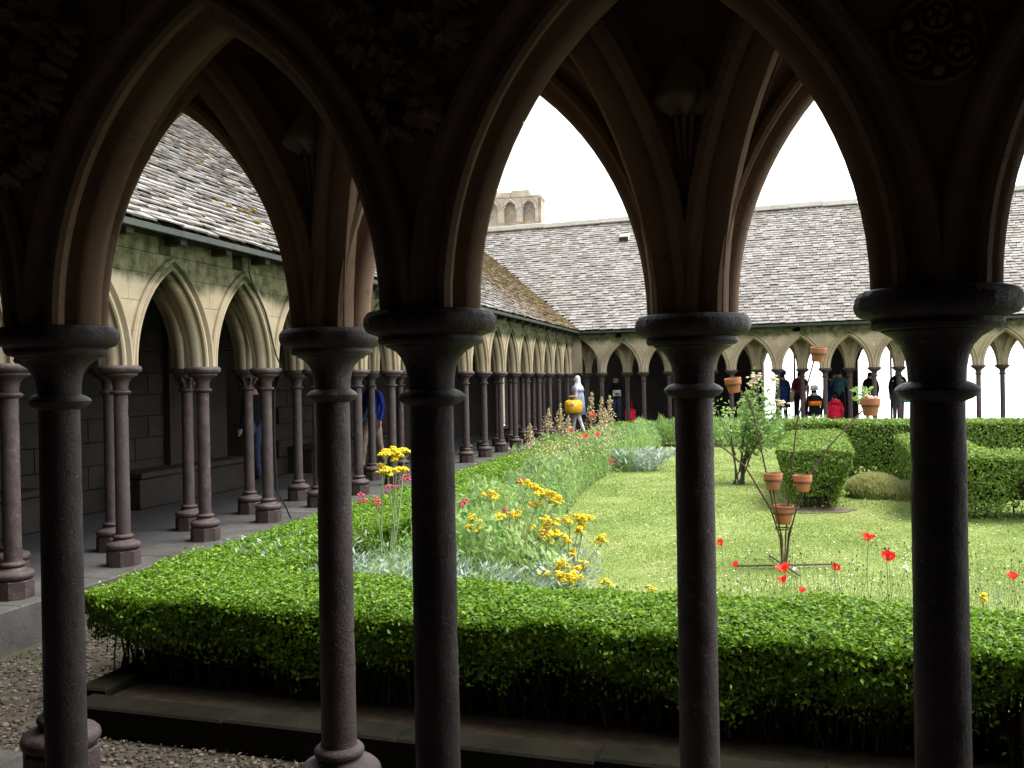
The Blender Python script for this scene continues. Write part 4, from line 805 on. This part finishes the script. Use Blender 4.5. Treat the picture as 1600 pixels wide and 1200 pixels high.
# ------------------------------------------------------------------ flowerpot stand and pots
sb = at(1225, 888, z=LAWN); ZS = (sb - Vector((0, 0, EYE))).dot(CAM.to_3x3() @ Vector((0, 0, -1)))
st = empty('flowerpot_stand', T(sb), 'rusty iron stand with curved arms holding terracotta pots on the lawn', 'plant stand')
def rel(px, py, dz=0.0): return at(px, py, Z=ZS + dz) - sb
def pot(px, py, wpx, label, tilt=(0, 0), dz=0.0, plant=False):
    c = at(px, py, Z=ZS + dz); s = wpx * ZS / FPX / 2; M = T(c) @ Matrix.Rotation(tilt[0], 4, 'Y') @ Matrix.Rotation(tilt[1], 4, 'X')
    p_ = empty('flower_pot', M, label, 'pot', 'terracotta pots on the stand'); h = s * 1.75
    link('pot_body', MB().lathe([(s * .62, -h / 2), (s * .66, -h / 2 + .004), (s * .90, h * .22), (s * .86, h * .22), (s * .5, -h * .40)], 24).mesh('pot_body', 40), MT['terra'], p_)
    link('pot_rim', MB().lathe([(s * .90, h * .12), (s * .96, h * .14), (s * 1.0, h * .48), (s * .97, h * .5), (s * .88, h * .5), (s * .86, h * .2)], 24).mesh('pot_rim', 40), MT['terra'], p_)
    link('pot_soil', MB().lathe([(s * .87, h * .36), (s * .3, h * .38)], 16).mesh('pot_soil'), MT['soil'], p_)
    rg = MB(); rg.tube([(s * .93 * math.cos(a), s * .93 * math.sin(a), h * .06) for a in [2 * math.pi * i / 20 for i in range(21)]], .006, 6); rgo = link('ring_holder', rg.mesh('ring_holder', 180), MT['rust'], st); rgo.matrix_local = st.matrix_world.inverted() @ M
    if plant:
        q = np.random.default_rng(5); fm = MB()
        for k in range(9): fm.ball((q.normal(0, s * .3), q.normal(0, s * .3), h * .5 + q.uniform(.0, .03)), .016, 6, 4)
        bl = link('pot_blooms', setrnd(fm.mesh('pot_blooms')), MT['cream'], p_)
        tag(link('pot_leaves', clump_leaves((-s * .9, 0, h * .2), .08, .16, 60, .05, 6, .5), MT['peren'], p_), kind='stuff')
    return c
def arm(pts, r=.008): link('arm', MB().tube(pts, r, 6).mesh('arm', 180), MT['rust'], st)
cy = rel(1224, 803)
pot(1224, 804, 33, 'central terracotta pot held low in the stand')
pot(1208, 752, 29, 'lower left terracotta pot of the pair above the centre', (0, 0), -.06); pot(1254, 755, 29, 'lower right terracotta pot of the pair above the centre', (0, 0), -.06)
pot(1146, 602, 26, 'tilted terracotta pot high on the left arm', (-.10, .1)); pot(1278, 554, 25, 'topmost terracotta pot on the tallest arm', (.10, .1)); pot(1360, 636, 31, 'terracotta pot with small blooms on the right arm', (0, 0), 0, True)
foot = rel(1225, 886)
arm([rel(1222, 884), rel(1219, 840), rel(1204, 795), rel(1165, 730), rel(1135, 703), rel(1108, 688)]); pot(1100, 676, 27, 'terracotta pot half hidden behind the garden-side column')
arm([rel(1224, 884), rel(1222, 840), rel(1208, 790), rel(1190, 705), rel(1178, 650), rel(1168, 622), rel(1153, 607)]); arm([rel(1226, 884), rel(1228, 830), rel(1234, 760), rel(1245, 660), rel(1256, 620), rel(1272, 563)])
arm([rel(1228, 884), rel(1232, 835), rel(1246, 790), rel(1270, 735), rel(1296, 697), rel(1347, 642)]); arm([rel(1223, 884, -.03), rel(1221, 840, -.04), rel(1214, 800, -.06), rel(1208, 765, -.06)]); arm([rel(1229, 884, -.03), rel(1233, 840, -.04), rel(1243, 800, -.06), rel(1254, 768, -.06)])
for (py, wv) in ((792, 46), (826, 24)):
    c = rel(1224, py); rr = wv * ZS / FPX / 2; link('stand_ring', MB().tube([c + Vector((rr * math.cos(a), rr * math.sin(a), 0)) for a in [2 * math.pi * i / 24 for i in range(25)]], .007, 6).mesh('stand_ring', 180), MT['rust'], st)
for a in (rad(18), rad(108)): link('foot_bar', MB().tube([Vector((-.46 * math.cos(a), -.46 * math.sin(a), .03)), Vector((.5 * math.cos(a), .5 * math.sin(a), .03))], .009, 6).mesh('foot_bar'), MT['rust'], st)
h0 = at(1583, 847, Z=10.5); h1 = at(1600, 834, Z=10.5); h2 = at(1640, 826, Z=10.5)
tag(link('hoop_pipe', MB().tube([Vector((h0.x, h0.y, LAWN)), h0, h0 + (h1 - h0) * .4 + Vector((0, 0, .04)), h1, h2, Vector((h2.x + .2, h2.y, LAWN))], .014, 8).mesh('hoop_pipe', 180), MT['white']), 'white bent pipe standing on the lawn at the right edge', 'pipe')

# ------------------------------------------------------------------ people
def cloth(name, col, rough=.85): return m_plain(name, col, rough, 9, .5, .1, .5)
SKIN = cloth('skin', (.42, .25, .17), .6); HAIR = cloth('dark_hair', (.02, .015, .01)); GREYH = cloth('grey_hair', (.2, .19, .18))
def person(label, pos, face, H, shirt, trousers, pose='stand', sleeves=True, hair=HAIR, armsl=None, armsr=None, build=1.0, robe=False):
    """one continuous skinned body; facing given as a world direction angle"""
    k = H / 1.70; V, E, R, Rg = [], [], [], []
    def v(p, r, par, reg):
        V.append(Vector(p) * k); R.append(r * k * (build if reg in ('torso', 'arm') else 1)); Rg.append(reg)
        if par is not None: E.append((par, len(V) - 1))
        return len(V) - 1
    sit = pose == 'sit'; z0 = .12 - .95 + .38 if sit else 0
    pel = v((0, 0, .95 + z0), .15, None, 'hip'); wa = v((0, .0, 1.08 + z0), .148, pel, 'torso'); ch = v((0, .0, 1.27 + z0), .172, wa, 'torso'); nb = v((0, -.01, 1.42 + z0), .075, ch, 'torso'); nk = v((0, 0, 1.49 + z0), .060, nb, 'skin'); hd = v((0, .015, 1.575 + z0), .100, nk, 'skin'); v((0, .005, 1.660 + z0), .084, hd, 'hair'); v((0, .085, 1.53 + z0), .034, hd, 'skin'); v((0, .108, 1.575 + z0), .014, hd, 'skin')
    for sg, ar in ((1, armsl), (-1, armsr)):
        ar = ar or [(.225, -.02, 1.13), (.215, .05, .89)]
        sh = v((.17 * sg, -.01, 1.375 + z0), .066, nb, 'torso'); el = v((ar[0][0] * sg, ar[0][1], ar[0][2] + z0), .045, sh, 'arm'); wr = v((ar[1][0] * sg, ar[1][1], ar[1][2] + z0), .030, el, 'fore')
        d = (Vector(ar[1]) - Vector(ar[0])).normalized(); d = Vector((d.x * sg, d.y, d.z)); W = Vector((ar[1][0] * sg, ar[1][1], ar[1][2] + z0)); pa = v(W + d * .06, .034, wr, 'hand'); sd_ = d.cross(Vector((0, 1, .2))).normalized()
        for j, (off, ln) in enumerate(((-.028, .07), (-.010, .085), (.010, .08), (.028, .06))): f1 = v(W + d * (.07 + ln * .5) + sd_ * off, .010, pa, 'hand'); v(W + d * (.06 + ln) + sd_ * off + Vector((0, .015, 0)), .008, f1, 'hand')
        v(W + d * .07 + sd_ * .05 * sg + Vector((0, .025, 0)), .011, pa, 'hand')
        st_ = .10 if pose == 'walk' else 0
        hp = v((.088 * sg, 0, .89 + z0), .10, pel, 'leg')
        if sit: kn = v((.12 * sg, .42, .90 + z0), .065, hp, 'leg'); an = v((.12 * sg, .44, .48 + z0), .045, kn, 'leg'); v((.12 * sg, .57, .43 + z0), .036, an, 'shoe')
        else:
            kn = v((.095 * sg, .03 + st_ * sg, .49), .064, hp, 'leg'); an = v((.10 * sg, -.02 + 2 * st_ * sg, .085), .044, kn, 'leg'); v((.11 * sg, .12 + 2 * st_ * sg, .038), .038, an, 'shoe')
    me = bpy.data.meshes.new('person'); me.from_pydata([p[:] for p in V], E, []); o = bpy.data.objects.new('tmp', me); COL.objects.link(o); md = o.modifiers.new('Skin', 'SKIN')
    for i, sv_ in enumerate(me.skin_vertices[0].data): sv_.radius = (R[i], R[i] * (.78 if Rg[i] in ('torso', 'hip') else 1)); sv_.use_root = (i == 0)
    o.modifiers.new('Sub', 'SUBSURF').levels = 1; o.modifiers['Sub'].render_levels = 1
    dg = bpy.context.evaluated_depsgraph_get(); m2 = bpy.data.meshes.new_from_object(o.evaluated_get(dg)); bpy.data.objects.remove(o); m2.name = 'person'; m2.materials.clear()
    mats = [shirt, trousers, SKIN, hair, HAIR]
    for m_ in mats: m2.materials.append(m_)
    sel = {'torso': 0, 'arm': 0, 'fore': 0 if sleeves else 2, 'hand': 2, 'skin': 2, 'hair': 3, 'hip': 1, 'leg': 0 if robe else 1, 'shoe': 4}; seg = [(V[a], V[b], sel[Rg[b]]) for a, b in E]
    for p in m2.polygons:
        p.use_smooth = True; c = p.center; best = 9
        for a, b, s_ in seg:
            ab = b - a; t = max(0, min(1, (c - a).dot(ab) / (ab.length_squared + 1e-9))); dd = (c - a - ab * t).length
            if dd < best: best = dd; p.material_index = s_
        if (c.z / k > 1.60 + z0 or (c.y < -.0 and c.z / k > 1.53 + z0)) and abs(c.x) < .14 * k: p.material_index = 3
    o = link('person', m2, None, None, T(pos) @ Matrix.Rotation(face - rad(90), 4, 'Z')); tag(o, label, 'person'); o['_k'] = k; o['_z'] = z0
    for sg in (1, -1): link('eye', MB().ball((.032 * sg * k, .090 * k, (1.588 + z0) * k), .010 * k, 6, 4).mesh('eye'), HAIR, o)
    return o
def fold(mb, amp, nf, seed=0):
    mb.v = [(x * (1 + amp * math.sin(nf * math.atan2(y, x) + seed + 6 * z)), y * .8 * (1 + amp * math.sin(nf * math.atan2(y, x) + seed + 6 * z)), z) for x, y, z in mb.v]; return mb
def child(o, name, mb, mat, sm=180): return link(name, mb.mesh(name, sm), mat, o)
def fpos(px, Z, z=0.0): p = at(px, 600, Z=Z); return (p.x, p.y, z)
view = rad(90) + PHI                                    # direction away from the camera
navy = cloth('navy_cloth', (.018, .035, .11)); dkred = cloth('dark_red_cloth', (.10, .02, .025)); blk = cloth('black_cloth', (.010, .010, .014)); teal = cloth('teal_cloth', (.035, .10, .13)); wht = cloth('white_cloth', (.62, .61, .60)); grey = cloth('pale_grey_cloth', (.40, .41, .46)); khaki = cloth('khaki_cloth', (.34, .27, .19)); jean = cloth('denim', (.04, .055, .10)); blue = cloth('royal_blue_cloth', (.025, .045, .30)); redc = cloth('bright_red_cloth', (.65, .02, .05)); orange = cloth('orange_cloth', (.80, .20, .02)); yel = cloth('yellow_leather', (.75, .42, .03), .5); plaid = cloth('plaid_cloth', (.10, .09, .09)); lblue = cloth('light_blue_plastic', (.16, .50, .72), .5)
# woman with white headscarf and yellow bag
o = person('person in white headscarf and pale clothes carrying a yellow bag', fpos(902, 27.0), view + rad(70), 1.70, grey, wht, 'walk', True, wht, build=1.12, armsl=[(.22, .04, 1.14), (.16, .24, 1.02)])
mb = MB(); mb.lathe([(.23, 1.27), (.20, 1.37), (.125, 1.46), (.105, 1.52), (.105, 1.60), (.085, 1.68), (.03, 1.715)], 16, (0, -.012, 0)); child(o, 'headscarf', fold(mb, .035, 6, 2), cloth('pale_scarf', (.58, .57, .62))); mb = MB(); mb.lathe([(.27, .60), (.26, .9), (.235, 1.10), (.19, 1.33)], 16); child(o, 'tunic', fold(mb, .06, 7), cloth('blue_grey_tunic', (.22, .24, .31)))
bagp = at(896, 634, Z=26.7); bg_ = empty('yellow_bag', T(bagp) @ Matrix.Rotation(PHI, 4, 'Z'), 'yellow handbag held by the person in the white headscarf', 'bag'); mb = MB(); mb.box(-.24, .24, -.08, .08, -.22, .16, .06); link('bag_body', mb.mesh('bag_body', 60), yel, bg_); link('handle', MB().tube([(-.13, 0, .15), (-.10, 0, .27), (.10, 0, .27), (.13, 0, .15)], .014, 6).mesh('handle', 180), yel, bg_); link('clasp', MB().ball((-.03, -.085, .04), (.05, .015, .05)).mesh('clasp', 180), grey, bg_)
o = person('person in black top reading something behind the far left columns', fpos(962, 30.3), view + rad(180), 1.72, blk, jean, 'stand', True, HAIR, armsl=[(.22, .05, 1.12), (.06, .28, 1.12)], armsr=[(.22, .05, 1.12), (.10, .27, 1.10)]); mb = MB(); mb.box(-.13, .13, .30, .32, 1.05, 1.24); child(o, 'leaflet', mb, wht, None)
rb = at(985, 640, Z=29.6); bg_ = empty('red_suitcase', T((rb.x, rb.y, .0)) @ Matrix.Rotation(.5, 4, 'Z'), 'red wheeled bag standing beside the black-topped visitor', 'bag'); mb = MB(); mb.box(-.14, .14, -.10, .10, .05, .66, .06); link('bag_body', mb.mesh('bag_body', 60), redc, bg_); link('pocket', MB().box(-.11, .11, -.15, -.09, .12, .40, .03).mesh('pocket', 60), redc, bg_); link('handle', MB().tube([(-.07, .06, .62), (-.07, .07, .88), (.07, .07, .88), (.07, .06, .62)], .012, 6).mesh('handle', 180), redc, bg_)
for sg in (-1, 1): link('wheel', MB().ball((.1 * sg, .06, .035), (.015, .035, .035), 10, 6).mesh('wheel', 180), MT['black'], bg_)
# group at the bay windows
def hat(o, mat, band, brim=.14):
    k, z0 = o['_k'], o['_z']; zz = (1.60 + z0) * k; mb = MB(); mb.lathe([(brim, zz - .012), (brim, zz), (.112, zz + .014), (.108, zz + .10), (.085, zz + .135), (.03, zz + .14)], 18); h_ = child(o, 'hat', mb, mat, 50)
    if band: mb = MB(); mb.lathe([(.115, zz + .014), (.113, zz + .04)], 18); link('hat_band', mb.mesh('hat_band', 60), band, h_)
o = person('person in long blue jacket and cap at the left bay window', fpos(1223, 29.6), view + rad(15), 1.74, navy, navy, 'stand'); hat(o, navy, None, .10); mb = MB(); mb.lathe([(.235, .60), (.215, .95), (.20, 1.2), (.16, 1.38)], 16); child(o, 'jacket', fold(mb, .05, 6, 1), navy)
o = person('person in dark red shirt standing behind a far column', fpos(1250, 29.4), view - rad(10), 1.78, dkred, blk, 'stand', False, build=1.12); mb = MB(); mb.box(-.32, -.20, -.08, .1, .75, 1.10, .04); child(o, 'shoulder_bag', mb, khaki, 60)
o = person('seated person in white hat and black top with orange stripe', fpos(1272, 27.7, .02), view, 1.70, blk, blk, 'sit', build=1.18); hat(o, wht, blk, .155); mb = MB(); z0 = o['_z']; mb.lathe([(.205, 1.14 + z0), (.21, 1.27 + z0)], 18); q_ = child(o, 'orange_stripe', mb, orange)
o = person('person in teal shirt with raised arm beside a far column', fpos(1311, 29.3), view - rad(20), 1.80, teal, blk, 'stand', False, armsl=[(.24, .08, 1.12), (.10, .28, 1.30)], armsr=[(.26, .06, 1.20), (.16, .26, 1.42)])
o = person('shorter person in dark blue left of the teal shirt', fpos(1297, 29.8), view + rad(10), 1.66, navy, navy, 'stand')
o = person('seated person in bright red hooded jacket', fpos(1304, 27.6, -.10), view, 1.60, redc, blk, 'sit', build=1.25); mb = MB(); z0 = o['_z']; k = o['_k']; mb.lathe([(.15 * k, (1.36 + z0) * k), (.155 * k, (1.44 + z0) * k), (.10 * k, (1.50 + z0) * k)], 14, (0, -.06, 0)); child(o, 'hood', mb, redc)
o = person('broad person in black jacket at the middle bay window', fpos(1360, 29.3), view, 1.72, blk, blk, 'stand', build=1.30)
o = person('person in black top and plaid shorts right of the middle window', fpos(1403, 29.0), view - rad(25), 1.80, blk, plaid, 'stand', build=1.1)
lb = at(1419, 622, Z=28.8); bg_ = empty('blue_bag', T(lb), 'light blue carrier bag beside the person in plaid shorts', 'bag'); mb = MB(); mb.box(-.17, .17, -.04, .04, -.13, .13, .02); link('bag_body', mb.mesh('bag_body', 60), lblue, bg_); link('handle', MB().tube([(-.06, 0, .12), (0, 0, .22), (.06, 0, .12)], .008, 6).mesh('handle', 180), lblue, bg_)
# visitors in the left gallery
o = person('person in blue sweater and khaki trousers in the left gallery', fpos(581, 17.4), view + rad(150), 1.74, blue, khaki, 'walk', True); mb = MB(); mb.tube([(-.10, .135, 1.40), (-.03, .16, 1.15), (.10, .15, .95), (.17, .08, .86)], [.03, .045, .05, .05], 8); child(o, 'scarf', mb, teal); mb = MB(); mb.box(.16, .28, -.08, .12, .72, 1.0, .04); child(o, 'shoulder_bag', mb, navy, 60)
o = person('dim person in dark jacket and jeans by the gallery doorway', fpos(394, 15.6), view + rad(60), 1.72, blk, jean, 'stand')
